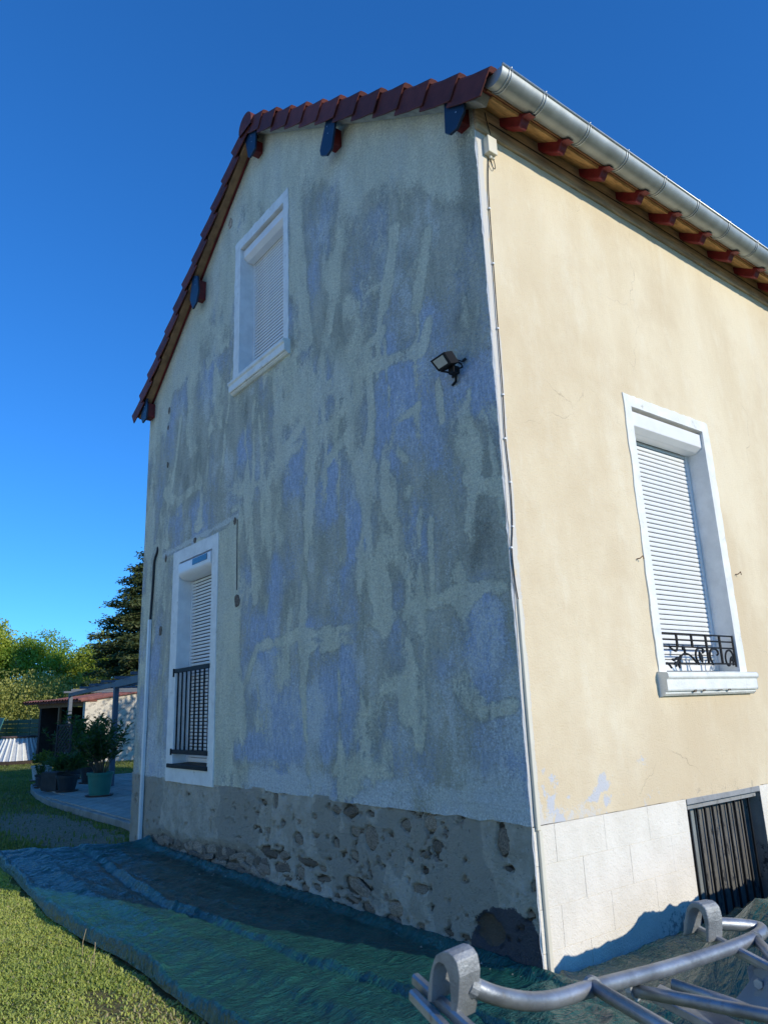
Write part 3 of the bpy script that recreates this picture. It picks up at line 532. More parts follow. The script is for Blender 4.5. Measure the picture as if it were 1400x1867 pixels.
def slope(side, L, Nn, th, zr):
    me = tile_mesh(L/Nn)
    root = MB()
    y = np.arange(.10, YE, .06); st = []
    for c in range(Nn):
        for s, dn in ((c*L/Nn, 0.0), ((c+1)*L/Nn-.001, .035)): st.append((s, dn))
    V = [(s, yy, .065+dn+.013*math.sin(yy/.245*2*math.pi)) for s, dn in st for yy in y]
    n = len(y); Fq = [(i*n+k, i*n+k+1, (i+1)*n+k+1, (i+1)*n+k) for i in range(len(st)-1) for k in range(n-1)]
    root.add(V, Fq); root.box((0, -.13, .0), (L-.02, YE-.02, .02))
    rf = root.obj('roof_covering', M['tile'], house)
    rf.location = (-3.65, 0, zr); rf.rotation_euler = (0, th*side, 0); rf.scale = (side, 1, 1)
    for c in range(Nn):
        o = place('verge_tile', me, rf, (c*L/Nn, random.uniform(-.004, .004), random.uniform(-.004, .004)), (random.uniform(-.012, .012), 0, random.uniform(-.008, .008)))
        m_ = o.modifiers.new('b', 'BEVEL'); m_.width = .004
    return rf
ZR = 8.774
rfR = slope(1, LR, NR, thR, ZR); rfL = slope(-1, LL, NL, thL, ZR)
rfR['label'] = 'right roof slope'; rfL['label'] = 'left roof slope'
# ridge
b = MB(); n = 14
def hood(y0, y1, r0, r1, b):
    pr = [(-math.cos(t), math.sin(t)) for t in np.linspace(-.45, math.pi+.45, n)]
    vs = [(-3.65+a*(r0 if i == 0 else r1), yy, ZR-.04+c*(r0 if i == 0 else r1)) for i, yy in enumerate((y0, y1)) for a, c in pr]
    b.add(vs, [(i, i+1, n+i+1, n+i) for i in range(n-1)]+[tuple(range(n))])
b = MB(); hood(-.20, .24, .168, .165, b); b.obj('ridge_tile', M['tile'], rfR) if 0 else b.obj('ridge_tile', M['tile'], house)
b = MB(); y = .2
while y < YE-.2: hood(y, y+.42, .185, .17, b); y += .39
b.obj('ridge_capping', M['tile'], house)
def slope_box(side, th, s0, s1, y0, y1, n0, n1, name, mat, bevel=0):
    o = MB().box((s0, y0, n0), (s1, y1, n1)).obj(name, mat, house, bevel=bevel); o.location = (-3.65, 0, ZR); o.rotation_euler = (0, th*side, 0); o.scale = (side, 1, 1); return o
M['tan_wood'] = simple('tan_wood', (.26, .145, .07), .75, var=.25, scale=8, bump=.3)
M['grey_board'] = simple('grey_board', (.34, .33, .30), .8, var=.25, scale=12, bump=.3)
slope_box(1, thR, .02, LR-.06, -.135, -.02, -.085, -.002, 'verge_board', M['grey_board'], .004)
slope_box(-1, thL, .02, LL-.06, -.138, -.045, -.10, -.002, 'verge_board', M['tan_wood'], .004)
slope_box(-1, thL, .02, LL-.10, -.043, -.004, -.075, -.002, 'verge_strip', M['red_paint'], .003)
slope_box(1, thR, LR-.44, LR-.03, -.02, YE-.05, -.024, -.003, 'soffit_sheet', M['osb'])
slope_box(-1, thL, LL-.34, LL-.03, -.06, YE-.05, -.024, -.003, 'soffit_sheet', M['osb'])
slope_box(1, thR, LR-.02, LR+.0, -.10, YE-.05, .0, .10, 'fascia_board', M['brown_wood'])
# purlins with blue end caps
def purlin(poly, xr, zt, zb_):
    x0, x1 = xr
    pu = MB().box((x0, -.118, zb_), (x1, .05, zt)).obj('purlin', M['red_paint'], house, bevel=.006)
    c = MB().prism([(x, -.145, z) for x, z in poly], (0, .025, 0)).obj('end_cap', M['blue_paint'], pu, bevel=.003)
    mx = sum(p[0] for p in poly)/len(poly)+.02; mz = max(p[1] for p in poly)-.12
    for k in range(2): MB().lathe([(0, 0), (.007, .001), (.007, .0)], 8).obj('screw', M['zinc_bright'], pu).matrix_local = Matrix.Translation((mx+.01*k, -.149, mz-.09*k)) @ Matrix.Rotation(math.pi/2, 4, 'X')
purlin([(-.18, 6.36), (-.193, 6.06), (-.142, 6.008), (-.06, 6.006), (.035, 6.10), (.06, 6.28)], (-.15, -.05), 6.26, 6.09)
purlin([(-1.90, 7.52), (-2.033, 7.214), (-2.017, 7.142), (-1.904, 7.067), (-1.82, 7.09), (-1.73, 7.40)], (-1.96, -1.84), 7.40, 7.20)
purlin([(-3.76, 8.66), (-3.663, 8.295), (-3.612, 8.252), (-3.48, 8.30), (-3.45, 8.60)], (-3.67, -3.55), 8.50, 8.34)
purlin([(-5.30, 7.50), (-5.36, 7.15), (-5.258, 6.959), (-5.137, 6.999), (-5.08, 7.153), (-5.12, 7.40)], (-5.28, -5.16), 7.38, 7.10)
purlin([(-7.08, 6.20), (-7.12, 6.02), (-7.043, 5.905), (-6.90, 5.93), (-6.86, 6.10), (-6.90, 6.26)], (-7.09, -6.92), 6.2, 5.98)
# rafter tails
pr = [(-.05, 6.338), (-.02, 6.20), (.03, 6.185), (.075, 6.135), (.213, 6.036), (.235, 6.06), (.263, 6.10), (.33, 6.085)]
rm = MB().prism([(x, 0, z) for x, z in pr], (0, .085, 0)).mesh('rafter_tail', M['red_paint'])
for y in [.285, .755]+[1.298+.546*k for k in range(17)]:
    o = place('rafter_tail', rm, house, (0, y+random.uniform(-.008, .008), 0)); m_ = o.modifiers.new('b', 'BEVEL'); m_.width = .005
b = MB().box((-.01, -.0, 6.025), (.028, 10.25, 6.135)); b.obj('wall_plank', M['plank'], house, bevel=.004)
b = MB().box((-.01, -.0, 6.139), (.022, 10.25, 6.315)); b.obj('wall_plank', M['plank'], house, bevel=.004)
# gutter
gx, gz, gr_ = .345, 6.205, .102
def halfring(r, y0, y1, mat, name, parent, a0=math.pi, a1=2*math.pi, thick=.002, cap=False, n=20):
    th = np.linspace(a0, a1, n); b = MB()
    out = [(gx+r*math.cos(t), gz+r*math.sin(t)) for t in th]; inn = [(gx+(r-thick)*math.cos(t), gz+(r-thick)*math.sin(t)) for t in th]
    ring = out+inn[::-1]; k = len(ring)
    vs = [(x, yy, z) for yy in (y0, y1) for x, z in ring]
    b.add(vs, [(i, (i+1) % k, k+(i+1) % k, k+i) for i in range(k)])
    if cap: b.add([(x, y0, z) for x, z in out], [tuple(range(n))]); b.add([(x, y0+.002, z) for x, z in out], [tuple(range(n))])
    else: b.f += [tuple(range(len(b.v)-2*k+0, len(b.v)-k))] * 0
    return b.obj(name, mat, parent, smooth=False)
gt = halfring(gr_, -.13, YE, M['zinc'], 'gutter', house, cap=True, n=28); 
for p_ in gt.data.polygons: p_.use_smooth = abs(p_.normal.y) < .5
MB().tube([(gx+gr_+.004, -.135, gz+.004), (gx+gr_+.004, YE, gz+.004)], .010, 8).obj('gutter_bead', M['zinc_bright'], gt, smooth=True)
b = MB()
for t0, t1, r in ((math.pi, 2*math.pi, gr_+.004),):
    pass
def bracket():
    b = MB(); th = np.linspace(math.pi*1.0, math.pi*2.0, 20)
    for off in (-.014, .014):
        b.tube([(gx+(gr_+.004)*math.cos(t), off, gz+(gr_+.004)*math.sin(t)) for t in th], .0045, 6)
    b.tube([(gx+gr_+.004, 0, gz), (gx+gr_+.014, 0, gz+.012), (gx+gr_+.004, 0, gz+.022), (gx+gr_-.012, 0, gz+.014)], .007, 6)
    return b.mesh('gutter_bracket', M['zinc_bright'], True)
bk = bracket()
for y in [-.045, .345, .893, 1.425, 2.0, 2.564, 3.14, 3.70]+[3.70+.56*k for k in range(1, 12)]: place('gutter_bracket', bk, gt, (0, y, 0))

# ---------------------------------------------------------------- ground, patio
def axis(lo, a, b_, hi, step):
    core = list(np.arange(a, b_+1e-6, step)); o1 = []; v = a; s = step
    while v > lo: s *= 1.22; v -= s; o1.append(v)
    o2 = []; v = core[-1]; s = step
    while v < hi: s *= 1.22; v += s; o2.append(v)
    return np.array(o1[::-1]+core+o2)
gxs = axis(-900, -16, 3, 700, .07); gys = axis(-700, -5.5, 3.5, 900, .07); X, Y = np.meshgrid(gxs, gys, indexing='ij')
near = np.exp(-np.maximum(0, np.hypot(X+5, Y+1)-10)/8)
Z = (.05*(fbm(X*.8, Y*.8, 5)-.5)+.03*(fbm(X*4, Y*4, 7)-.5))*near-.02
far = np.maximum(0, np.hypot(X, Y)-50); Z += .0*far
bare = 1-sstep(.6, 1.15, np.hypot((X+9.6+.5*(fbm(X*2, Y*2, 9)-.5))/3.4, (Y+.35+.6*(fbm(X*1.7, Y*1.7, 13)-.5))/.75))
bare = np.maximum(bare, 1-sstep(.6, 1.1, np.hypot((X+17)/3.2, (Y+1.35)/.5)))
bare = np.maximum(bare, sstep(-1.9, -1.4, Y)*sstep(-6.6, -5.8, X)*sstep(3.2, 2.6, X)*.9)
dry = np.maximum(sstep(.5, .66, fbm(X*.9, Y*1.3, 23, 4))*.8, 1-sstep(.5, 1.2, np.hypot((X+1.72)/.26, (Y+1.98)/.14)+.6*(fbm(X*6, Y*6, 15)-.5)))
idx = np.arange(X.size).reshape(X.shape); F = np.stack([idx[:-1, :-1], idx[1:, :-1], idx[1:, 1:], idx[:-1, 1:]], -1).reshape(-1, 4)
def ground_mat():
    m, nt, p = new_mat('lawn_soil'); n = N(nt); v = n.coord(); a, ch = n.attr('paint')
    c = n.mix(n.step(n.noise(v, 2.2, 5, .65), .35, .65), (.10, .13, .03), (.17, .19, .05))
    c = n.mix(n.step(n.noise(v, 30, 4, .7), .45, .65, 0, .6), c, (.16, .17, .05))
    c = n.mix(n.step(n.math('ADD', ch[1], n.math('SUBTRACT', n.noise(v, 12, 4, .7), .5)), .4, .8, 0, .7), c, (.24, .19, .10))
    gv = n.mix(n.step(n.noise(v, 28, 5, .8), .4, .6), (.20, .15, .09), (.40, .32, .21))
    c = n.mix(n.step(n.math('ADD', ch[0], n.math('MULTIPLY', n.math('SUBTRACT', n.noise(v, 5, 5, .7), .5), 1.1)), .4, .62), c, gv)
    n.l(c, p.inputs['Base Color']); p.inputs['Roughness'].default_value = .95; p.inputs['Specular IOR Level'].default_value = .1
    n.l(n.bump(n.noise(v, 34, 5, .8), 1, .03), p.inputs['Normal']); return m
me = np_mesh('ground', np.stack([X, Y, Z], -1).reshape(-1, 3), F, ground_mat(), {'paint': np.stack([bare, dry, X*0], -1).reshape(-1, 3)})
tag(place('ground', me), kind='structure')
def gz0(x, y): return (.05*(fbm(x*.8, y*.8, 5)-.5)+.03*(fbm(x*4, y*4, 7)-.5))-.02
# patio
pe = [(-8.0, .45), (-9.9, .47), (-11.4, .45), (-12.8, .44), (-14.9, .62), (-16.6, .88), (-17.8, 1.15), (-18.6, 1.7), (-18.9, 2.6), (-18.7, 9), (-7.12, 9), (-7.12, .45)]
M['concrete'] = simple('concrete', (.30, .275, .225), .9, var=.2, scale=3, bump=.4, bscale=50, dirt=(.2, .19, .17), dthr=(.52, .7))
b = MB(); b.prism([(x, y, -.1) for x, y in pe[::-1]], (0, 0, .18))
pt = b.obj('patio', M['concrete'], bevel=.01); tag(pt, kind='structure')
M['slab'] = simple('slab', (.35, .315, .255), .85, var=.2, scale=5, bump=.3, bscale=70, dirt=(.24, .22, .19), rand=.35)
slab = MB().box((0, 0, .0), (.785, .385, .022)).mesh('paving_slab', M['slab'])
def inside(x, y):
    c = False; n = len(pe)
    for i in range(n):
        (x1, y1), (x2, y2) = pe[i], pe[(i+1) % n]
        if (y1 > y) != (y2 > y) and x < (x2-x1)*(y-y1)/(y2-y1)+x1: c = not c
    return c
k = 0
for i in range(15):
    for j in range(10):
        x = -18.6+i*.8; y = .55+j*.4
        if all(inside(x+a, y+c) for a in (0, .78) for c in (0, .38)) and k < 150:
            place('paving_slab', slab, pt, (x, y, .0795+random.uniform(0, .002))); k += 1

M['gravel'] = simple('gravel', (.60, .55, .46), .95, var=.25, scale=30, bump=.8, bscale=90)
dv = MB().add([(-40, -4.2, .012), (40, -4.2, .012), (40, -40, .012), (-40, -40, .012)], [(0, 3, 2, 1)]).obj('bounce_yard', M['gravel']); tag(dv, kind='structure')  # out-of-view gravel yard added to bounce sunlight onto the shaded gable
# ---------------------------------------------------------------- grass
def blade_cloud(n, fx, fy, hmin, hmax, w, keep, lean=.6, seed=3, shade_tint=1.0):
    rg = np.random.default_rng(seed); x = fx(rg.random(n)); y = fy(rg.random(n)); k = keep(x, y, rg.random(n)); x = x[k]; y = y[k]; n = len(x)
    h = rg.uniform(hmin, hmax, n)*(.6+.8*vn(x*3, y*3, 5)); a = rg.random(n)*6.283; l = rg.random(n)*lean*h; ww = w*rg.uniform(.6, 1.3, n)
    z = gz0(x, y)-.004; dx = np.cos(a); dy = np.sin(a); px = -dy*ww/2; py = dx*ww/2
    V = np.stack([np.stack([x-px, y-py, z], -1), np.stack([x+px, y+py, z], -1), np.stack([x+px*1.1+dx*l*.4, y+py*1.1+dy*l*.4, z+h*.65], -1), np.stack([x-px*1.1+dx*l*.4, y-py*1.1+dy*l*.4, z+h*.65], -1), np.stack([x+dx*l*1.2, y+dy*l*1.2, z+h], -1)], 1)
    t = np.clip(.45*vn(x*1.4, y*1.4, 9)+.25*vn(x*9, y*9, 10)+.5*rg.random(n)-.1, 0, 1)[:, None]
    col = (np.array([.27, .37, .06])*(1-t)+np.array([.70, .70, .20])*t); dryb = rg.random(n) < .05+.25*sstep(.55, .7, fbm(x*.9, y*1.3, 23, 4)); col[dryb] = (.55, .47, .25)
    col = col*shade_tint
    i = np.arange(n)[:, None]*5; F = np.concatenate([i+np.array([[0, 1, 2]]), i+np.array([[0, 2, 3]]), i+np.array([[3, 2, 4]])])
    return V.reshape(-1, 3), F, np.repeat(col, 5, 0)
def leaf_mat(name, rough=.5, trans=.35, spec=.35):
    m, nt, p = new_mat(name); n = N(nt); a = n.n('ShaderNodeAttribute', attribute_name='leaf'); n.l(a.outputs['Color'], p.inputs['Base Color'])
    p.inputs['Roughness'].default_value = rough; p.inputs['Specular IOR Level'].default_value = spec
    t = n.n('ShaderNodeBsdfTranslucent'); n.l(n.mix(1.0, a.outputs['Color'], (1.35, 1.3, .6), 'MULTIPLY'), t.inputs[0]); mx = n.n('ShaderNodeMixShader'); mx.inputs[0].default_value = trans
    n.l(p.outputs[0], mx.inputs[1]); n.l(t.outputs[0], mx.inputs[2]); n.l(mx.outputs[0], nt.nodes['Material Output'].inputs[0]); return m
M['grass'] = leaf_mat('grass'); M['leaf'] = leaf_mat('leaf'); M['needle'] = leaf_mat('needle', .6, .12)
yo = lambda x: np.interp(x, [-7, -5, -3, -1, 2.5], [-1.56, -1.74, -1.74, -1.66, -1.62])
def keep1(x, y, r):
    bb = np.hypot((x+1.72)/.26, (y+1.98)/.14)+.6*(fbm(x*6, y*6, 15)-.5); q = 1-.85*sstep(1.2, .6, bb)
    q = q*(.45+.75*sstep(.3, .55, fbm(x*2.5, y*2.5, 28)))
    return (y < yo(x)+.03*np.sin(x*9)) & (r < q)
V, F, Cc = blade_cloud(200000, lambda r: -7.2+7.6*r, lambda r: -3.9+2.5*r, .008, .026, .0085, keep1, 1.7)
tag(place('grass', np_mesh('grass', V, F, M['grass'], {'leaf': Cc})), kind='stuff', label='short clover and grass lawn', cat='grass')
def keep2(x, y, r):
    b_ = 1-sstep(.6, 1.15, np.hypot((x+9.6)/3.4, (y+.35)/.75)); b_ = np.maximum(b_, 1-sstep(.6, 1.1, np.hypot((x+17)/3.2, (y+1.35)/.5)))
    pat = (x < -7.1) & (x > -18.9) & (y > np.interp(x, [-18.8, -18, -16.6, -14.9, -12.8, -7], [3, 1.2, .82, .55, .38, .38]))
    return (r < (1-.93*b_)) & (~pat) & ((x < -6.9) | (y < -1.8))
V, F, Cc = blade_cloud(150000, lambda r: -6.3-38*r**1.6, lambda r: -4+11*r, .025, .07, .016, keep2, seed=8, shade_tint=np.array([.38, .42, .45]))  # darker blade colours here carry the shade of the back yard
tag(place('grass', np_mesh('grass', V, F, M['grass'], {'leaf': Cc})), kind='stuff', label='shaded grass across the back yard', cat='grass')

# ---------------------------------------------------------------- tarpaulins
def tarp_mat():
    m, nt, p = new_mat('tarp'); n = N(nt); v = n.coord()
    def crease(co, sc, dist, pw):
        r = n.math('SUBTRACT', 1.0, n.math('ABSOLUTE', n.math('MULTIPLY_ADD', n.noise(co, sc, 3, .5, dist), 2.0)))
        r.node.inputs[0].default_value = 1.0
        ab = r.node.inputs[1].links[0].from_node.inputs[0].links[0].from_node; ab.inputs[2].default_value = -1.0
        return n.math('POWER', r, pw)
    k1 = crease(n.coord((1.6, .55, 1)), 5, .8, 9); k2 = crease(n.coord((.5, 1.5, 1), (3, 1, 0)), 6, .6, 12); k3 = crease(n.coord((2.4, .8, 1), (7, 2, 0)), 13, 1.0, 7)
    c = n.mix(n.step(n.noise(v, 3, 5, .6), .3, .7), (.006, .058, .050), (.014, .092, .076))
    c = n.mix(n.math('MULTIPLY', k3, .2), c, (.06, .20, .17))
    c = n.mix(n.step(n.noise(v, 40, 5, .8), .66, .74, 0, .3), c, (.16, .20, .16))
    n.l(c, p.inputs['Base Color']); p.inputs['Roughness'].default_value = .23; p.inputs['Specular IOR Level'].default_value = .5
    h = n.math('ADD', n.math('ADD', k1, n.math('MULTIPLY', k2, .5)), n.math('ADD', n.math('MULTIPLY', k3, .5), n.math('MULTIPLY', n.noise(n.coord((2, .8, 1)), 8, 5, .65), 1.4)))
    w = n.n('ShaderNodeTexWave'); w.inputs['Scale'].default_value = 90; n.l(v, w.inputs['Vector'])
    h = n.math('ADD', h, n.math('MULTIPLY', w.outputs[1], .03))
    n.l(n.bump(h, .5, .020), p.inputs['Normal']); return m
M['tarp'] = tarp_mat()
def ridged(x, y, s, o=3): return sum((1-np.abs(2*vn(x*2**k, y*2**k, s+k)-1))**3*.5**k for k in range(o))
xs = lines(-7.5, 2.7, .018); ts = np.linspace(0, 1, 110); X, T = np.meshgrid(xs, ts, indexing='ij')
out = yo(X)+.035*np.sin(X*2.1)+.03*(fbm(X*3, X*0, 51)-.5)
Y = -.012+T*(out+.012)
Xs = X+np.where(X < -5.5, (X+5.5)/(-2.0), 0)*(1.0*(1-T)**1.2-.12*T+.2*(fbm(T*3, T*0, 52)-.5))
Y += .02*np.sin(X*1.3)*T*(1-T)*4
h = .022+.05*sstep(.06, .0, T)
sk = X*.55+Y*1.0
h += .030*ridged(X*.55+Y*.3, Y*2.6-X*.35, 57, 3)*fbm(X*.7, Y, 58)+.012*ridged(X*1.6+Y*.9, Y*.55-X*.25, 33, 3)*(.35+.8*fbm(X*.6, Y*.8, 34))+.013*ridged(X*6+Y*3, Y*1.6-X, 38, 4)+.006*ridged(X*15+Y*5, Y*4, 41, 3)
f1 = -.78+.10*np.sin(X*.8+1)+.07*(fbm(X*1.5, X*0, 35)-.5)*2; f1 = np.where(X < -5.8, f1, f1)
h += .03*(.25+1.1*sstep(.3, .65, fbm(X*1.3, X*0, 55, 3)))*np.exp(-((Y-f1)/(.022+.02*fbm(X*2, X*0, 56)))**2)*sstep(-7.0, -6, X)-.03*np.exp(-((Y-f1+.07)/.045)**2)
f2 = -1.22+.08*np.sin(X*.9+2.3)+.05*(fbm(X*1.5, X*0, 37)-.5); h += .022*np.exp(-((Y-f2)/.09)**2)
f3 = -.40+.06*np.sin(X*1.4); h += .02*np.exp(-((Y-f3)/.05)**2)*sstep(.4, .6, fbm(X*.5, X*0, 39))
h += (.006+.045*sstep(.3, .7, fbm(X*1.6, X*0, 40, 3)))*np.exp(-((T-.968)/.02)**2)
h = h*sstep(1.0, .985, T)+.0
h += .10*np.exp(-((X+7.15)/.2)**2)*sstep(.9, .3, T)*(.4+.8*fbm(T*4, T*0, 42)); h *= sstep(-7.5, -7.44, X)
h = h+gz0(Xs, Y)*.5+.012
idx = np.arange(X.size).reshape(X.shape); F = np.stack([idx[:-1, :-1], idx[:-1, 1:], idx[1:, 1:], idx[1:, :-1]], -1).reshape(-1, 4)
o = place('tarpaulin', np_mesh('tarpaulin', np.stack([Xs, Y, h], -1).reshape(-1, 3), F, M['tarp'])); tag(o, 'long green tarpaulin spread on the ground along the foot of the gable', 'tarpaulin')
xs = lines(.02, 2.9, .02); ys = lines(-1.1, 7, .02); X, Y = np.meshgrid(xs, ys, indexing='ij')
prof = sstep(.52, 1.12, X)*sstep(2.6, 1.5, X)
h = .035+.46*prof*sstep(-.05, .55, Y)*(.93+.14*fbm(X*1.3, Y*.9, 43))+.05*sstep(.7, .0, X)*0
h += (.03+.09*sstep(-.1, .5, Y))*ridged(X*1.1+Y*.35, Y*.9-X*.4, 44, 4)*(.3+.9*fbm(X, Y, 45))*sstep(.3, .95, X)+.03*ridged(X*4, Y*3.2, 47, 3)
h *= sstep(-1.1, -.98, Y)*.9+.1; h = np.where(X < .06, .02, h); h[0, :] = -.02
idx = np.arange(X.size).reshape(X.shape); F = np.stack([idx[:-1, :-1], idx[1:, :-1], idx[1:, 1:], idx[:-1, 1:]], -1).reshape(-1, 4)
Xs = X+.05*(fbm(X*4, Y*4, 48)-.5); Xs = np.maximum(Xs, .012)
o = place('tarpaulin', np_mesh('tarpaulin', np.stack([Xs, Y, h], -1).reshape(-1, 3), F, M['tarp'])); tag(o, 'crumpled green tarpaulin heaped over a pile below the cellar bars', 'tarpaulin')

# dry stems by the hem
for k, (x, y, hh) in enumerate(((-2.62, -1.86, .17), (-2.35, -1.86, .13), (-2.28, -1.90, .10))):
    o = MB().tube([(0, 0, -.02), (.006, -.004, hh*.5), (.02-.03*(k % 2), .004, hh*.85), (.03-.05*(k % 2), .006, hh)], .0022, 5).obj('dry_stem', simple('straw', (.42, .33, .2), .8), loc=(x, y, 0)); tag(o, ('tallest dry stem standing in the lawn at the tarpaulin hem', 'middle dry stem leaning beside the tarpaulin hem', 'shortest dry stem beside the tarpaulin hem')[k], 'stem')

# ---------------------------------------------------------------- things fixed to the walls
o = empty('floodlight', (-.52, 0, 4.15), 'small black LED floodlight on a bracket high on the gable', 'floodlight'); inv = Matrix.Translation((.52, 0, -4.15))
def fl(name, b, mat, parent=o, **k):
    q = b.obj(name, mat, None, **k); q.parent = parent
    q.matrix_parent_inverse = inv if parent is o else Matrix.Identity(4); return q
HEAD = [[-0.466, -0.2, 4.144], [-0.308, -0.2, 4.154], [-0.288, -0.15, 4.064], [-0.433, -0.15, 4.055]]
hb = fl('lamp_body', MB().prism(HEAD, (.035, .055, .012)), M['black_metal'], bevel=.003)
def lift(P, d): nn = Vector((0, -1, -.5)).normalized()*d; return [Vector(p)+nn for p in P]
c0 = sum((Vector(p) for p in HEAD), Vector())/4
def inset(f, d): return lift([c0+(Vector(p)-c0)*f for p in HEAD], d)
gl = fl('lamp_glass', MB().prism(inset(.70, .003), (0, .006, .003)), M['lamp_glass'])
fl('led', MB().prism([p+Vector((.005, 0, .012)) for p in inset(.24, .0055)], (0, .003, .001)), M['led'])
fl('heat_sink', MB().prism([Vector(p)*.5+c0*.5+Vector((.03, .05, .012)) for p in HEAD], (.012, .03, .008)), M['black_metal'])
b = MB(); b.tube([[-0.422, -0.13, 4.062], [-0.36, -0.1, 4.033], [-0.318, -0.08, 4.042], [-0.26, -0.06, 4.049], [-0.268, -0.07, 4.078], [-0.285, -0.11, 4.10]], .008, 6)
b.tube([[-0.328, -0.09, 4.06], [-0.340, -0.06, 4.035], [-.37, -.03, 4.04], [-.43, -.004, 4.05]], .012, 6); b.tube([[-.325, -.08, 4.045], [-.345, -.05, 4.022], [-.385, -.02, 3.99], [-.44, -.003, 3.985]], .010, 6)
b.box((-.37, -.105, 4.02), (-.31, -.045, 4.075)); fl('bracket', b, M['black_metal'])
fl('lead', MB().tube([[-0.316, -0.12, 4.123], [-0.317, -0.08, 4.127], [-0.321, -0.03, 4.137], [-0.307, -0.012, 4.123], [-0.272, -0.008, 4.131]], .006, 6, smooth_path=2), M['rubber'])
fl('gland', MB().tube([[-.295, -.02, 4.122], [-.268, -.012, 4.134]], .011, 8), M['rubber'])

o = empty('junction_box', (0, .13, 5.9), 'small cream junction box at the top of the sunlit wall corner', 'junction box')
MB().box((.002, -.05, -.075), (.05, .045, .075)).obj('box_body', M['pvc_cream'], o, bevel=.004)
MB().box((.05, -.052, -.077), (.062, .047, .077)).obj('box_lid', M['pvc_cream'], o, bevel=.003)
MB().tube([(.025, .0, -.07), (.025, .0, -.105)], .013, 8).obj('gland', M['pvc_cream'], o); MB().tube([(.025, .03, -.07), (.025, .03, -.1)], .011, 8).obj('gland', M['pvc_cream'], o)
o = MB().tube([(.02, .13, 5.80), (.022, .135, 5.74), (.022, .165, 5.71), (.02, .185, 5.74), (.02, .165, 5.82)], .0035, 6, smooth_path=2).obj('cable', M['rubber']); tag(o, 'thin dark wire looping under the cream junction box', 'cable')
P_ = [(.012, .12, 5.8), (.012, .09, 5.6), (.012, .079, 5.32), (.012, .07, 4.83), (.012, .06, 4.28), (.012, .056, 3.75), (.012, .036, 3.41), (.012, .054, 3.09), (.012, .04, 2.77), (.012, -.004+.012, 2.62), (.012, .014, 2.4), (.013, .03, 2.27)]
o = empty('cable', P_[0], 'black cable clipped down the pale corner strip of the sunlit wall', 'cable')
MB().tube([Vector(p)-Vector(P_[0]) for p in P_], .0045, 6, smooth_path=2).obj('cable_run', M['rubber'], o, smooth=True)
for (x, y, z) in P_[2:10]: MB().box((-.010, -.008, -.006), (.004, .008, .006)).obj('clip', M['pvc'], o, loc=Vector((x+.003, y, z))-Vector(P_[0]))
o = MB().tube([(.03, .10, 6.22), (.032, .12, 6.10), (.03, .15, 6.03), (.012, .16, 5.98)], .004, 6, smooth_path=2).obj('cable', M['rubber']); tag(o, 'short wire hanging from the wall plank to the junction box', 'cable')
o = MB().tube([(.030, .14, 6.14), (.032, 3, 6.155), (.032, 6, 6.14), (.032, 9, 6.16)], .004, 6).obj('cable', M['rubber']); tag(o, 'thin wire stapled along the plank under the red rafter ends', 'cable')
o = empty('cable_trunking', (.0, .03, .0), 'cream plastic cable trunking running down the sunlit corner', 'trunking')
b = MB(); b.box((.001, .005, .02), (.022, .037, .84)); b.obj('lower_length', M['pvc_cream'], o, bevel=.003); MB().box((.001, -.005, .843), (.022, .027, 2.27)).obj('upper_length', M['pvc_cream'], o, bevel=.003)
o = empty('cable_trunking', (-6.62, 0, 0), 'white square trunking up the far left end of the gable', 'trunking')
MB().box((-.075, -.045, -.08), (-.025, -.004, 1.4)).obj('lower_length', M['pvc'], o, bevel=.004); MB().box((-.07, -.045, 1.403), (-.02, -.004, 2.90)).obj('upper_length', M['pvc'], o, bevel=.004)
o = MB().tube([(-6.665, -.02, 2.88), (-6.65, -.015, 3.2), (-6.63, -.015, 3.5), (-6.62, -.02, 3.7), (-6.56, -.02, 3.78), (-6.53, -.01, 3.84), (-6.555, .0, 3.9)], .016, 7, smooth_path=2).obj('cable', M['rubber']); tag(o, 'thick black cable entering the white trunking left of the lower window', 'cable')
o = MB().tube([(-4.075, -.006, 3.74), (-4.07, -.006, 3.3), (-4.062, -.006, 2.93)], .006, 6).obj('cable', simple('old_wire', (.12, .11, .1), .8)); tag(o, 'dark wire hanging down to the hole right of the lower window', 'cable')
# broken holes and spots in the gable (parts of the wall)
def scar(x, z, w, h, T=G_, parent=None, mat='hole_dark', name='broken_patch'):
    n = 13; c = [T(x+w*.5*math.cos(a)*(.7+.5*random.random()), z+h*.5*math.sin(a)*(.7+.5*random.random()), .009) for a in [2*math.pi*i/n for i in range(n)]]
    e = Vector(T(0, 0, -1))*.02; return MB().prism(c, e).obj(name, M[mat], parent)
M['hook_rust'] = simple('hook_rust', (.16, .08, .04), .85, var=.3)
for (x, z, w, h) in ((-4.05, 2.81, .13, .16), (-4.14, 3.735, .07, .08), (-5.26, 3.74, .07, .07), (-6.22, 3.68, .06, .10), (-6.33, 5.88, .06, .10), (-6.34, 5.62, .04, .07), (-6.31, 2.71, .09, .14), (-6.3, 5.05, .04, .08)): scar(x, z, w, h, parent=gw)
scar(-4.42, 7.85, .11, .16, parent=gw, mat='stone')
for (y, z) in ((1.47, 2.68), (2.995, 2.675)):
    o = MB().tube([E_(y, z, -.01), E_(y, z, .03), E_(y+.02, z+.02, .045), E_(y+.035, z-.005, .04)], .0045, 6).obj('shutter_stop', M['hook_rust'], house)

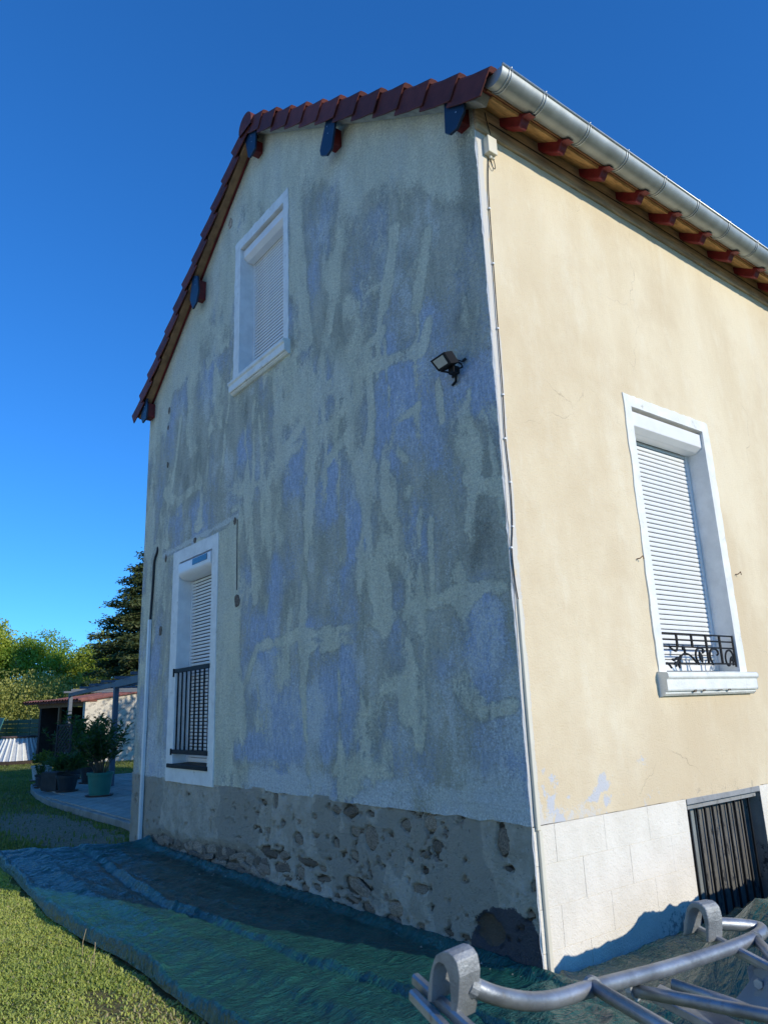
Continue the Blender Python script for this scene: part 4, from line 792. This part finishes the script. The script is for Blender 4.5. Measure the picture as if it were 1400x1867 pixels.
for (y, w_, h_) in ((1.93, .05, .03), (2.06, .04, .028), (2.45, .05, .022), (2.30, .10, .008)):
    n_ = 9; MB().prism([(.058, y+w_*.5*math.cos(2*math.pi*i/n_)*(.7+.4*random.random()), 1.652+h_*.5*math.sin(2*math.pi*i/n_)*(.7+.4*random.random())) for i in range(n_)], (.016, 0, 0)).obj('chipped_spot', M['hole_dark'], house)
b = MB(); M['crumb'] = simple('crumb', (.3, .28, .23), .95)
for i in range(120):
    x = random.uniform(-6.4, .1); y = -.02-abs(random.gauss(0, .09)) if i < 200 else -random.uniform(.1, 1.5); s_ = random.uniform(.003, .011); z = .075 if y > -.06 else .05
    b.add([(x+s_*a, y+s_*c, z+s_*e) for a, c, e in ((1, 0, 0), (-.6, .8, 0), (-.5, -.9, 0), (.1, .1, 1))], [(0, 1, 3), (1, 2, 3), (2, 0, 3), (0, 2, 1)])
tag(b.obj('plaster_crumbs', M['crumb']), 'plaster crumbs fallen on the tarpaulin below the stone base', 'rubble', kind='stuff')
# ---------------------------------------------------------------- aluminium frame in the foreground
HL = [[2.12, -2.645, 1.068], [2.129, -2.649, 1.096], [2.144, -2.653, 1.129], [2.161, -2.655, 1.156], [2.182, -2.656, 1.168], [2.204, -2.654, 1.169], [2.217, -2.652, 1.155], [2.218, -2.649, 1.132], [2.204, -2.643, 1.088], [2.186, -2.638, 1.051], [2.174, -2.639, 1.05], [2.184, -2.643, 1.083], [2.189, -2.648, 1.115], [2.187, -2.651, 1.136], [2.178, -2.653, 1.147], [2.165, -2.654, 1.146], [2.153, -2.653, 1.135], [2.144, -2.65, 1.112], [2.132, -2.645, 1.071]]
HR = [[2.014, -1.638, 0.963], [2.028, -1.644, 1.007], [2.045, -1.649, 1.045], [2.063, -1.652, 1.062], [2.091, -1.653, 1.064], [2.104, -1.652, 1.049], [2.105, -1.648, 1.021], [2.091, -1.64, 0.963], [2.082, -1.64, 0.964], [2.09, -1.645, 1.003], [2.088, -1.649, 1.034], [2.079, -1.65, 1.046], [2.065, -1.65, 1.047], [2.049, -1.647, 1.03], [2.037, -1.643, 0.999], [2.026, -1.639, 0.972]]
MAIN = [[2.196, -2.616, 1.111], [2.203, -2.594, 1.099], [2.21, -2.56, 1.082], [2.21, -2.51, 1.063], [2.202, -2.443, 1.041], [2.194, -2.363, 1.027], [2.187, -2.285, 1.021], [2.174, -2.16, 1.006], [2.157, -1.934, 0.981], [2.151, -1.699, 0.967], [2.152, -1.545, 0.963], [2.148, -1.467, 0.965], [2.129, -1.423, 0.964], [2.107, -1.419, 0.966], [2.088, -1.482, 0.979], [2.066, -1.55, 0.99]]
o = empty('folding_work_platform', (2.2, -2.1, 0), 'folded aluminium work platform frame with hooked brackets in the foreground', 'work platform'); inv2 = Matrix.Translation((-2.2, 2.1, 0))
def fr(name, b, mat='alu', parent=None, **k):
    q = b.obj(name, M[mat], None, **k); q.parent = parent or o
    if parent is None: q.matrix_parent_inverse = inv2
    return q
def hook(P, k, ext, name='hook'):
    b = MB(); e = Vector(ext); outp = [Vector(p) for p in P[:k]]; inn = [Vector(p) for p in P[k:]][::-1]
    ns = 22
    def res(q):
        L = [0]
        for a, c in zip(q, q[1:]): L.append(L[-1]+(c-a).length)
        r = []
        for i in range(ns+1):
            t = L[-1]*i/ns; j = max(0, min(len(q)-2, sum(1 for l in L if l <= t)-1)); f = (t-L[j])/max(1e-6, L[j+1]-L[j]); r.append(q[j].lerp(q[j+1], min(1, f)))
        return r
    A, B = res(outp), res(inn); n = ns+1
    vs = A+B+[p+e for p in A]+[p+e for p in B]; fs = []
    for i in range(ns): fs += [(i, i+1, n+i+1, n+i), (2*n+i, 3*n+i, 3*n+i+1, 2*n+i+1), (i, 2*n+i, 2*n+i+1, i+1), (n+i, n+i+1, 3*n+i+1, 3*n+i)]
    fs += [(0, n, 3*n, 2*n), (ns, 2*n+ns, 3*n+ns, n+ns)]
    b.add(vs, fs); return fr(name, b, 'alu_cast', bevel=.004, smooth=False, seg=3)
hook(HL, 10, (.006, .047, .006)); hook(HR, 8, (.012, .052, .0))
fr('bent_tube', MB().tube(MAIN, .0168, 16, smooth_path=3), smooth=True)
for p, r in (((2.209, -2.50, 1.06), .005), ((2.184, -2.27, 1.022), .005), ((2.152, -1.6, .965), .004)):
    d = (cam.location-Vector(p)) if 0 else Vector((.75, -.75, .15)); d.normalize()
    fr('drilled_hole', MB().tube([Vector(p)+d*.010, Vector(p)+d*.0175], r, 10), 'rubber')
for p_, q_ in (((2.178, -2.243, 1.02), (2.19, -2.249, 1.021)), ((2.15, -2.072, .965), (2.165, -2.073, .967)), ((2.151, -1.512, .962), (2.16, -1.522, .962)), ((2.198, -2.612, 1.109), (2.202, -2.598, 1.101))):
    fr('weld_bead', MB().tube([p_, q_], .0195, 12), 'alu_cast')
fr('brace', MB().tube([[2.178, -2.243, 1.02], [2.524, -2.382, 1.03], [2.9, -2.52, 1.0]], .014, 12), smooth=True)
fr('brace', MB().tube([[2.15, -2.072, 0.965], [2.332, -2.084, 0.988], [2.471, -2.083, 1.0], [2.8, -2.1, 1.0]], .0135, 12), smooth=True)
fr('brace', MB().tube([[2.10, -1.84, 0.915], [2.223, -1.795, 0.893], [2.395, -1.835, 0.893], [2.8, -1.9, .88]], .013, 12), smooth=True)
fr('brace', MB().tube([[2.151, -1.512, 0.962], [2.218, -1.577, 0.955], [2.325, -1.691, 0.94], [2.7, -2.0, .9]], .014, 12), smooth=True)
def rail(a, b_, w=.03, h=.045, name='rail'):
    a = Vector(a); b_ = Vector(b_); d = (b_-a).normalized(); s = d.cross(Vector((0, 0, 1))).normalized()*w/2; u = s.cross(d).normalized()*h/2
    return fr(name, MB().prism([a-s-u, a+s-u, a+s+u, a-s+u], b_-a), bevel=.004)
rail((2.03, -2.60, 1.077), (2.75, -2.76, 1.0), .018, .022); rail((2.055, -2.628, 1.062), (2.75, -2.80, .975), .018, .022)
rail((1.99, -1.58, .985), (2.5, -1.70, .90), .018, .02); rail((2.01, -1.56, .965), (2.5, -1.67, .88), .018, .02)
fr('hinge_plate', MB().prism([[2.212, -1.581, 0.952], [2.174, -1.616, 0.919], [2.182, -1.627, 0.892], [2.151, -1.649, 0.85], [2.164, -1.663, 0.844], [2.321, -1.743, 0.871], [2.321, -1.704, 0.976]], (.0, .012, -.006)), 'grey_frame', bevel=.002)
fr('bolt', MB().tube([(2.225, -1.655, .905), (2.232, -1.675, .907)], .011, 6), 'zinc_bright')
fr('tread', MB().prism([[2.048, -1.86, 0.886], [2.03, -1.79, 0.888], [2.35, -1.79, .84], [2.36, -1.87, .84]], (0, 0, -.02)), 'alu', bevel=.002)
fr('hand_knob', MB().tube([(2.215, -2.405, .955), (2.24, -2.42, .985)], [.016, .012], 12), 'rubber')
for x, y in ((2.72, -2.79), (2.78, -1.72), (2.75, -2.45), (2.74, -2.1)): rail((x, y, 1.03 if y < -2 else .95), (x+.06, y, .0), .03, .03, 'leg')
rail((2.74, -2.80, 1.0), (2.79, -1.68, .9), .03, .03); rail((2.77, -2.80, .3), (2.8, -1.68, .3), .03, .03)

# ---------------------------------------------------------------- potted plants
def pot(name, r0, r1, h, mat, rim=.03, lip=.012):
    return MB().lathe([(0, 0), (r0, 0), (r0+(r1-r0)*.5, h*.45), (r1-.01, h*.84), (r1-.004, h-rim*1.6), (r1+lip, h-rim*1.6), (r1+lip+.004, h), (r1-.006, h), (r1-.02, h*.9), (0, h*.9)], 26)
def leaves(pts, dirs, L, w, cols, rg, droop=.2):
    n = len(pts); d = dirs/np.linalg.norm(dirs, axis=1, keepdims=True); a = rg.normal(size=(n, 3)); s = np.cross(d, a); s /= np.linalg.norm(s, axis=1, keepdims=True)
    L = L*rg.uniform(.6, 1.25, n)[:, None]; w = w*rg.uniform(.7, 1.2, n)[:, None]; tip = pts+d*L; tip[:, 2] -= droop*L[:, 0]
    m = pts+d*L*.5; V = np.stack([pts, m+s*w/2, tip, m-s*w/2], 1).reshape(-1, 3); F = (np.arange(n)*4)[:, None]+np.array([0, 1, 2, 3])
    return V, F, np.repeat(cols, 4, 0)
def mixcol(rg, n, a, b_): t = rg.random(n)[:, None]; return np.array(a)*(1-t)+np.array(b_)*t
M['bark'] = simple('bark', (.13, .10, .07), .9, var=.3, scale=9, bump=.6); M['pale_bark'] = simple('pale_bark', (.30, .26, .20), .9, var=.3, scale=5, bump=.4)
M['soil'] = simple('soil', (.05, .035, .025), .95, bump=.8)
def bushy(label, loc, potp, ns, H, spread, Lf, wf, npl, ca, cb, seed, cat='potted plant', group=None):
    rg = np.random.default_rng(seed); root = empty('potted_plant', loc, label, cat, group); r0, r1, h, mat = potp
    pt_ = pot('pot', r0, r1, h, mat).obj('pot', M[mat], root, smooth=False); MB().lathe([(0, 0), (r0+.06, 0), (r0+.09, .03), (r0+.06, .032), (0, .02)], 24).obj('saucer', M['brown_plastic'], root)
    MB().lathe([(0, h*.9), (r1-.02, h*.9)], 20).obj('soil', M['soil'], root)
    b = MB(); P0 = []; D0 = []
    for i in range(ns):
        a = rg.random()*6.28; k = rg.random()**.6; top = np.array([math.cos(a)*spread*k, math.sin(a)*spread*k, h+H*rg.uniform(.55, 1)*(1-.25*k)])
        st = np.array([math.cos(a)*r1*.4*k, math.sin(a)*r1*.4*k, h*.88]); mid = st*.55+top*.45; mid[:2] *= .75
        if H > .5: b.tube([st, mid, top], [.011, .004], 5, smooth_path=1)
        for j in range(npl):
            t = rg.uniform(.3, 1)**.7; p = (1-t)**2*st+2*t*(1-t)*mid+t*t*top; aa = rg.random()*6.28; P0.append(p); D0.append([math.cos(aa)*.8, math.sin(aa)*.8, rg.uniform(.2, 1.2)])
    if b.v: b.obj('stems', M['bark'], root, smooth=True)
    P0 = np.array(P0); D0 = np.array(D0); V, F, Cc = leaves(P0, D0, Lf, wf, mixcol(rg, len(P0), ca, cb), rg)
    place('foliage', np_mesh('foliage', V, F, M['leaf'], {'leaf': Cc}, smooth=False), root); return root
M['green_plastic'] = simple('green_plastic', (.035, .19, .14), .45, var=.1); M['dark_plastic'] = simple('dark_plastic', (.02, .028, .035), .5, var=.15); M['brown_plastic'] = simple('brown_plastic', (.12, .07, .05), .6); M['white_plastic'] = simple('white_plastic', (.5, .5, .47), .6, var=.15, dirt=(.25, .24, .2))
PZ = .10
bushy('tall oleander in a large green pot near the house corner', (-12.83, 1.33, PZ), (.19, .25, .46, 'green_plastic'), 34, 1.15, .62, .17, .034, 46, (.025, .07, .015), (.07, .13, .03), 1)
bushy('spiky grassy plant in a dark round pot beside the green pot', (-14.53, 1.15, PZ), (.16, .23, .34, 'dark_plastic'), 90, .42, .42, .38, .032, 7, (.03, .08, .02), (.08, .14, .04), 2)
bushy('tall leafy oleander behind the spiky plant', (-16.3, 2.15, PZ), (.18, .24, .40, 'dark_plastic'), 34, 1.35, .8, .18, .036, 46, (.03, .075, .015), (.07, .13, .03), 3)
bushy('bushy oleander behind the lattice planter', (-18.0, 2.2, PZ), (.18, .24, .40, 'dark_plastic'), 36, 1.5, .95, .18, .036, 46, (.03, .08, .02), (.09, .15, .04), 4)
bushy('low yellow-green plant in a white pot at the patio edge', (-18.5, 1.55, PZ), (.20, .26, .38, 'white_plastic'), 30, .42, .34, .08, .05, 14, (.12, .16, .02), (.2, .22, .04), 5)
bushy('small plant in a dark pot left of the lattice planter', (-17.0, 1.18, PZ), (.10, .13, .25, 'dark_plastic'), 14, .3, .2, .08, .03, 12, (.03, .07, .02), (.07, .11, .04), 6)
bushy('smallest plant in a dark pot against the lattice planter', (-16.25, 1.03, PZ), (.09, .12, .22, 'dark_plastic'), 12, .25, .16, .08, .03, 10, (.03, .07, .02), (.07, .11, .04), 7)
# lattice planter
M['dark_wood_and_shade'] = simple('dark_wood_and_shade', (.035, .027, .022), .7, var=.3, bump=.4)
root = empty('lattice_planter', (-15.1, 1.05, PZ), 'tall dark wooden planter box with lattice screen on the patio edge', 'planter', rz=R(20))
MB().box((-.28, -.17, .0), (.28, .17, .40)).obj('planter_box', M['dark_wood_and_shade'], root, bevel=.008)
b = MB(); b.box((-.27, .11, .4), (-.23, .15, 1.42)).box((.23, .11, .4), (.27, .15, 1.42)).box((-.23, .115, 1.38), (.23, .145, 1.42)); b.obj('lattice_frame', M['dark_wood_and_shade'], root)
for s in (-1, 1):
    for k in range(-6, 7):
        pts = []
        for t in np.linspace(-2, 2, 161):
            x = t*.7071; z = .9+s*x+k*.115
            if abs(x) < .23 and .41 < z < 1.39: pts.append((x, .12 if s > 0 else .134, z))
        if len(pts) > 3:
            a, c = Vector(pts[0]), Vector(pts[-1]); d = (c-a).normalized(); w = Vector((-d.z, 0, d.x))*.014
            MB().prism([a-w, c-w, c+w, a+w], (0, .012, 0)).obj('lath', M['dark_wood_and_shade'], root)
for k in range(3): MB().box((-.285, -.178, .03+.12*k), (.285, -.172, .14+.12*k)).obj('slat', M['dark_wood_and_shade'], root)

# ---------------------------------------------------------------- pergola
M['grey_blue'] = simple('grey_blue', (.10, .12, .145), .55, var=.1)
root = empty('pergola', (-15, 2.25, .08), 'grey-blue pergola over the patio', 'pergola')
def pg(a, b_, name='beam'):
    q = MB().box(a, b_).obj(name, M['grey_blue'], root, bevel=.004); q.matrix_parent_inverse = Matrix.Translation((15, -2.25, -.08)); return q
def bar_(a, b_, w, h, name, z_up=True):
    a = Vector(a); b_ = Vector(b_); d = (b_-a).normalized(); s = d.cross(Vector((0, 0, 1))).normalized()*w/2; u = Vector((0, 0, h/2))
    q = MB().prism([a-s-u, a+s-u, a+s+u, a-s+u], b_-a).obj(name, M['grey_blue'], root, bevel=.004); q.matrix_parent_inverse = Matrix.Translation((15, -2.25, -.08)); return q
pA, pB, pC = (-22.75, 3.27), (-14.9, 2.22), (-8.6, 1.4)
for (x, y) in (pA, pB, (-22.3, 6.6), (-14.4, 5.6)): pg((x-.055, y-.055, .08 if x > -18 else 0), (x+.055, y+.055, 2.36), 'post')
bar_((-23.0, 3.30, 2.42), (-14.85, 2.21, 2.40), .07, .11, 'beam'); bar_((-14.82, 2.205, 2.40), (-8.0, 1.32, 2.40), .10, .16, 'beam'); bar_((-22.6, 6.63, 2.42), (-8.0, 4.8, 2.40), .10, .13, 'beam')
for k in range(9):
    x = -22.6+k*1.75; y = 3.27-(x+22.75)*.134; bar_((x, y-.25, 2.50), (x+.4, y+3.5, 2.50), .04, .06, 'rafter')

# ---------------------------------------------------------------- shed
def shed_mat():
    return simple('render_block', (.66, .60, .48), .9, var=.15, scale=2.5, bump=.4, bscale=30, dirt=(.32, .29, .24), dthr=(.5, .66))
M['shed_block'] = shed_mat(); M['terracotta'] = simple('terracotta', (.26, .10, .07), .8, var=.3, scale=5, dirt=(.25, .12, .08), dthr=(.55, .7), rand=.3)
ang = R(14)
root = empty('garden_shed', (-26.6, 4.85, 0), 'low open-fronted block shed with red tiled roof', 'shed', rz=ang)   # local x: along the front (towards -x), local y: back
def sh(b, name, mat, **k): return b.obj(name, M[mat], root, **k)
sh(MB().box((-3.6, 2.8, 0), (0, 2.95, 2.75)), 'back_wall', 'shed_block'); sh(MB().box((-3.6, .06, 0), (-3.45, 2.8, 2.15)), 'left_wall', 'dark_wood_and_shade')  # left wall coloured near-black to stand in for shade inside
ew = sh(MB().add([(-.16, 0, 0), (0, 0, 0), (0, 2.8, 0), (-.16, 2.8, 0), (-.16, 0, 2.36), (0, 0, 2.36), (0, 2.8, 2.70), (-.16, 2.8, 2.70)], [(0, 3, 2, 1), (4, 5, 6, 7), (0, 1, 5, 4), (1, 2, 6, 5), (2, 3, 7, 6), (3, 0, 4, 7)]), 'end_wall', 'shed_block')
cblk = MB().box((.0, 0, 0), (.006, .494, .194)).mesh('block', M['shed_block'])
for r_ in range(12):
    for c_ in range(6):
        y0 = c_*.5-(.25 if r_ % 2 else 0)
        if y0 > -.01 and y0 < 2.3: place('block', cblk, ew, (random.uniform(-.004, .002), y0, .02+r_*.2))
sh(MB().box((-3.6, -.0, 2.12), (-.16, .10, 2.28)), 'lintel_beam', 'brown_wood'); sh(MB().box((-2.0, -.0, 0), (-1.9, .1, 2.12)), 'post', 'brown_wood')
sh(MB().box((-3.44, 2.6, 0), (-.17, 2.79, 2.2)), 'shade_sheet', 'dark_wood_and_shade'); sh(MB().box((-3.4, .6, 0), (-.3, 2.5, .9)), 'stored_crates', 'dark_wood_and_shade', bevel=.02)  # near-black back sheet stands in for the shade in the open front
b = MB(); V = []; nx = 130; xsn = np.linspace(-4.35, .12, nx); n2 = 2
for yy, zz in ((-.25, 2.32), (3.1, 2.74)):
    for x in xsn: V.append((x, yy, zz+.028*math.sin(x*2*math.pi/.21)+.0))
b.add(V+[(x, y, z-.03) for x, y, z in V], [(i, i+1, nx+i+1, nx+i) for i in range(nx-1)]+[(2*nx+i, 2*nx+i+1, i+1, i) for i in range(nx-1)]+[(i+2*nx, i+3*nx, i+3*nx+1, i+2*nx+1) for i in range(nx-1)])
rf = sh(b, 'roof', 'terracotta')
tl = MB().add([(.10*math.cos(t), y, .075*math.sin(t)) for y in (0, .42) for t in np.linspace(0, math.pi, 7)], [(i, i+1, 8+i, 7+i) for i in range(6)]).mesh('roof_tile', M['terracotta'])
for k in range(21):
    place('roof_tile', tl, rf, (-4.3+k*.21, -.30, 2.33+random.uniform(-.008, .008)), (R(7), 0, random.uniform(-.03, .03)))
sh(MB().box((.005, -.1, 2.28), (.05, .45, 2.36)), 'verge_tile', 'terracotta')

# ---------------------------------------------------------------- fences, tub
M['green_fence'] = simple('green_fence', (.02, .085, .065), .5, var=.15); M['green_sheet'] = simple('green_sheet', (.10, .30, .24), .55, var=.2, scale=2)
def fence(name, label, A, B_, H, n, mat, rows=8):
    A = Vector((*A, 0)); B_ = Vector((*B_, 0)); L = (B_-A).length; rz = math.atan2((B_-A).y, (B_-A).x); root = empty('fence', A, label, 'fence', rz=rz)
    for k in range(n+1): MB().box((L*k/n-.04, -.03, 0), (L*k/n+.04, .03, H+.04)).obj('post', M[mat], root)
    for k in range(n):
        for r_ in range(rows): MB().box((L*k/n+.045, -.012, .06+r_*(H-.05)/rows), (L*(k+1)/n-.045, .012, .06+(r_+.88)*(H-.05)/rows)).obj('slat', M[mat], root)
fence('fence', 'dark green slatted fence behind the white tub', (-44.5, 4.6), (-33.5, 6.2), 1.75, 7, 'green_fence')
fence('fence', 'dark green slatted fence running away beside the lawn', (-44.7, 4.4), (-34, -12), 1.75, 9, 'green_fence', 6)
root = empty('leaning_panel', (-41.2, 4.3, 0), 'light green sheet leaning on the fence at the left', 'panel')
MB().prism([(-.9, 0, .0), (.9, -.15, .0), (1.6, .25, 1.85), (-.6, .35, 1.9)], (0, .03, 0)).obj('sheet', M['green_sheet'], root)
M['tub_white'] = simple('tub_white', (.52, .54, .55), .5, var=.1); M['rust'] = simple('rust', (.16, .1, .07), .8, var=.3)
root = empty('garden_tub', (-31.0, 3.55, 0), 'round white ribbed tub standing on the lawn', 'tub')
MB().lathe([(1.05, 0), (.62, 1.0), (.58, 1.0), (1.0, .02), (0, .02)], 32).obj('tub_wall', M['tub_white'], root)
MB().lathe([(.60, .98), (.68, .99), (.70, 1.03), (.66, 1.07), (.59, 1.05), (.60, .98)], 32).obj('rim', M['rust'], root)
rb = MB().tube([(1.07, 0, .0), (.63, 0, 1.0)], .035, 6).mesh('rib', M['white_trim'])
for k in range(26): place('rib', rb, root, rot=(0, 0, 2*math.pi*k/26))
MB().lathe([(0, 0), (1.35, 0), (1.33, .12), (0, .14)], 28).obj('base_mound', M['soil'], root)

# ---------------------------------------------------------------- trees
def crown_mesh(name, seed, rad, hz, K, Mn, size, ca, cb, lump=.26, mat='leaf', zc=0):
    rg = np.random.default_rng(seed); pts = []
    u = rg.normal(size=(K, 3)); u /= np.linalg.norm(u, axis=1, keepdims=True); rr = rg.uniform(.55, 1.0, K)[:, None]
    bumpy = (.75+.5*vn(u[:, 0]*2.2+5, u[:, 1]*2.2+u[:, 2]*1.7+9, seed))[:, None]
    c = u*rr*bumpy*np.array([rad, rad, hz]); c[:, 2] += zc
    P0 = (c[:, None, :]+rg.normal(size=(K, Mn, 3))*lump*np.array([1, 1, .6])).reshape(-1, 3); n = len(P0)
    tone = np.repeat(rg.random(K), Mn)*.6+rg.random(n)*.4
    col = np.array(ca)*(1-tone[:, None])+np.array(cb)*tone[:, None]
    V, F, Cc = leaves(P0, rg.normal(size=(n, 3)), size, size*.7, col, rg, 0)
    return np_mesh(name, V, F, M[mat], {'leaf': Cc}, smooth=False), c
def tree(label, loc, crown, H, rot, sc, trunk_mat='pale_bark', multi=3, seed=0, group=None, zc=4.5):
    rg = np.random.default_rng(seed); me, cl = crown; root = empty('tree', loc, label, 'tree', group)
    b = MB(); b.tube([(0, 0, -.1), (.1, .05, zc*.35), (0, .1, zc*.75)], [.16*sc, .08*sc], 7)
    for k in rg.choice(len(cl), 26 if multi > 2 else 14, replace=False):
        e = Vector(cl[k])*sc; e.rotate(Matrix.Rotation(rot, 3, 'Z')); s = Vector((0, .05, zc*rg.uniform(.15, .7)*sc)); m = s.lerp(e, .5)+Vector((0, 0, .25)); b.tube([s, m, e], [.055*sc, .015], 5)
    b.obj('trunk', M[trunk_mat], root, smooth=True)
    place('crown', me, root, (0, 0, 0), (0, 0, rot), (sc, sc, sc)); return root
cA = crown_mesh('crown', 31, 3.1, 3.3, 380, 85, .17, (.16, .24, .03), (.55, .60, .09), .36, zc=4.4)
cB = crown_mesh('crown', 32, 3.0, 3.0, 380, 85, .16, (.11, .21, .025), (.40, .52, .07), .34, zc=4.2)
cS = crown_mesh('crown', 33, 2.6, 1.8, 330, 70, .14, (.18, .22, .04), (.55, .54, .16), .34, zc=1.6)
TR = [('tall olive tree reaching above the rest at the left edge', (-58.5, 4.6), cA, 1.32, .3), ('broad yellow-green tree behind the slatted fence', (-56.5, 9.4), cB, 1.10, 1.9), ('rounded green tree between the fence and the conifer', (-54.5, 14.0), cA, .98, 4.0),
      ('dark green tree low beside the conifer', (-51, 17.5), cB, .95, 2.2), ('green tree behind the house beyond the conifer', (-47, 24), cA, .95, 5.1), ('green tree just outside on the left', (-60, -2.5), cB, 1.05, .9), ('olive tree further left of the lawn', (-58, -10), cA, 1.0, 2.8), ('green tree far left of the lawn', (-52, -19), cB, 1.1, 4.4)]
for k, (lb_, (x, y), cr_, s, r_) in enumerate(TR): tree(lb_, (x, y, 0), cr_, 8, r_, s, seed=k)
SH = [('pale feathery shrub with bare stems at the left edge behind the fence', (-50.5, 4.2), .95), ('pale shrub with bare stems behind the slatted fence', (-48.5, 7.6), .9), ('loose shrub left of the shed roof', (-46, 9.6), .82), ('light green shrub above the shed roof', (-42, 10.6), .78), ('light green shrub beyond the pergola', (-38, 12.6), .72), ('pale shrub left of the lawn', (-52, -3), .95)]
for k, (lb_, (x, y), s) in enumerate(SH):
    rg = np.random.default_rng(60+k); root = empty('shrub', (x, y, 0), lb_, 'shrub')
    b = MB()
    for i in range(22):
        a = rg.random()*6.28; e = Vector((math.cos(a)*2.0*rg.random(), math.sin(a)*2.0*rg.random(), rg.uniform(2.2, 4.2)))*s; b.tube([(e.x*.2, e.y*.2, -.05), (e.x*.4, e.y*.4, e.z*.5), e], [.045, .012], 5)
    b.obj('stems', M['pale_bark'], root, smooth=True); place('crown', cS[0], root, (0, 0, .5*s), (0, 0, k*1.3), (s*1.15, s*1.15, s*1.3))
# conifer with layered drooping limbs
rg = np.random.default_rng(77); root = empty('conifer', (-41.5, 13.2, 0), 'tall dark conifer rising beside the house corner', 'tree')
b = MB(); b.tube([(0, 0, -.1), (0, 0, 6), (.1, 0, 12.8)], [.32, .05], 8); P0 = []; tone = []
Hc = 13.0
for lv in range(27):
    z = 2.0+lv*.42; Rr = 4.5*(1-(z/Hc))**.62+.35
    for a in np.arange(0, 6.28, 6.28/max(5, 11-lv*.22))+rg.random()*6:
        rl_ = Rr*rg.uniform(.55, 1.12)
        if rg.random() < .12: continue
        zz = z+rg.uniform(-.25, .25); d = np.array([math.cos(a), math.sin(a)])
        b.tube([(0, 0, zz), (d[0]*rl_*.5, d[1]*rl_*.5, zz+.15), (d[0]*rl_, d[1]*rl_, zz-.05)], [.06, .015], 4)
        for t in np.linspace(.3, 1, int(5+rl_*2)):
            m_ = 60; ctr = np.array([d[0]*rl_*t, d[1]*rl_*t, zz+.15*math.sin(t*3.1)+.12]); tw = rg.random()
            P0.append(ctr+rg.normal(size=(m_, 3))*np.array([.30, .30, .13])*(1.1-.3*t)); tone += [tw]*m_
P0 = np.concatenate(P0); n = len(P0); tone = (np.array(tone)*.5+rg.random(n)*.5)[:, None]
D0 = rg.normal(size=(n, 3))*np.array([1, 1, .5]); V, F, Cc = leaves(P0, D0, .24, .10, np.array([.03, .055, .015])*(1-tone)+np.array([.12, .14, .045])*tone, rg, .1)
root.scale = (1.15, 1.15, .90); b.obj('trunk', M['bark'], root, smooth=True); place('crown', np_mesh('crown', V, F, M['needle'], {'leaf': Cc}, smooth=False), root)
tree('added unseen tree behind the house that shades the shed end wall', (-17, 13.0, 0), cB, 6, 2.2, 1.12, seed=44)  # tree hidden by the house, added to throw shade on the shed
# low screen of bushes closing the horizon
rg = np.random.default_rng(90); K = 900; a = rg.uniform(1.2, 5.6, K); rad = rg.uniform(75, 120, K); c = np.stack([np.cos(a)*rad, np.sin(a)*rad, rg.uniform(.3, 4.5, K)], -1)
P0 = (c[:, None, :]+rg.normal(size=(K, 110, 3))*np.array([2.2, 2.2, 1.0])).reshape(-1, 3); n = len(P0); V, F, Cc = leaves(P0, rg.normal(size=(n, 3)), .5, .4, mixcol(rg, n, (.03, .06, .012), (.09, .12, .025)), rg, 0)
tag(place('distant_woodland', np_mesh('woodland', V, F, M['leaf'], {'leaf': Cc}, smooth=False)), 'distant band of woodland beyond the gardens', 'woodland', kind='stuff')

# ---------------------------------------------------------------- unseen house added behind the viewer to bounce sunlight onto the gable
root = empty('bounce_house', (-3, -15.5, 0), 'added unseen pale house behind the viewer that bounces light onto the gable', 'house', rz=R(-24))
M['bounce_render'] = simple('bounce_render', (.66, .80, .66), .9, var=.06, scale=2, bump=.3)
def nh(b, name, mat): return b.obj(name, M[mat], root)
nh(MB().box((-11, -8, -.1), (11, 0, 6.6)), 'wall', 'bounce_render')
nh(MB().prism([(-11, -8, 6.6), (-11, 0, 6.6), (-11, -4, 9.6)], (22, 0, 0)), 'gable', 'bounce_render')
nh(MB().prism([(-11.4, .5, 6.3), (-11.4, -4, 9.68), (-11.4, -4, 9.85), (-11.4, .5, 6.47)], (22.8, 0, 0)).prism([(-11.4, -8.5, 6.3), (-11.4, -4, 9.68), (-11.4, -4, 9.85), (-11.4, -8.5, 6.47)], (22.8, 0, 0)), 'roof', 'terracotta')
for x in (-8.5, -4, 4, 8.5):
    for z in (1.0, 4.0):
        w_ = nh(MB().box((x-.5, -.05, z), (x+.5, .02, z+1.4)), 'window', 'white_trim'); MB().box((x-.42, .021, z+.08), (x+.42, .026, z+1.32)).obj('pane', M['glass_dark'], w_)
d_ = nh(MB().box((-.5, -.05, 0), (.5, .03, 2.1)), 'door', 'grey_blue'); MB().box((.36, .03, 1.0), (.42, .07, 1.04)).obj('handle', M['zinc_bright'], d_)
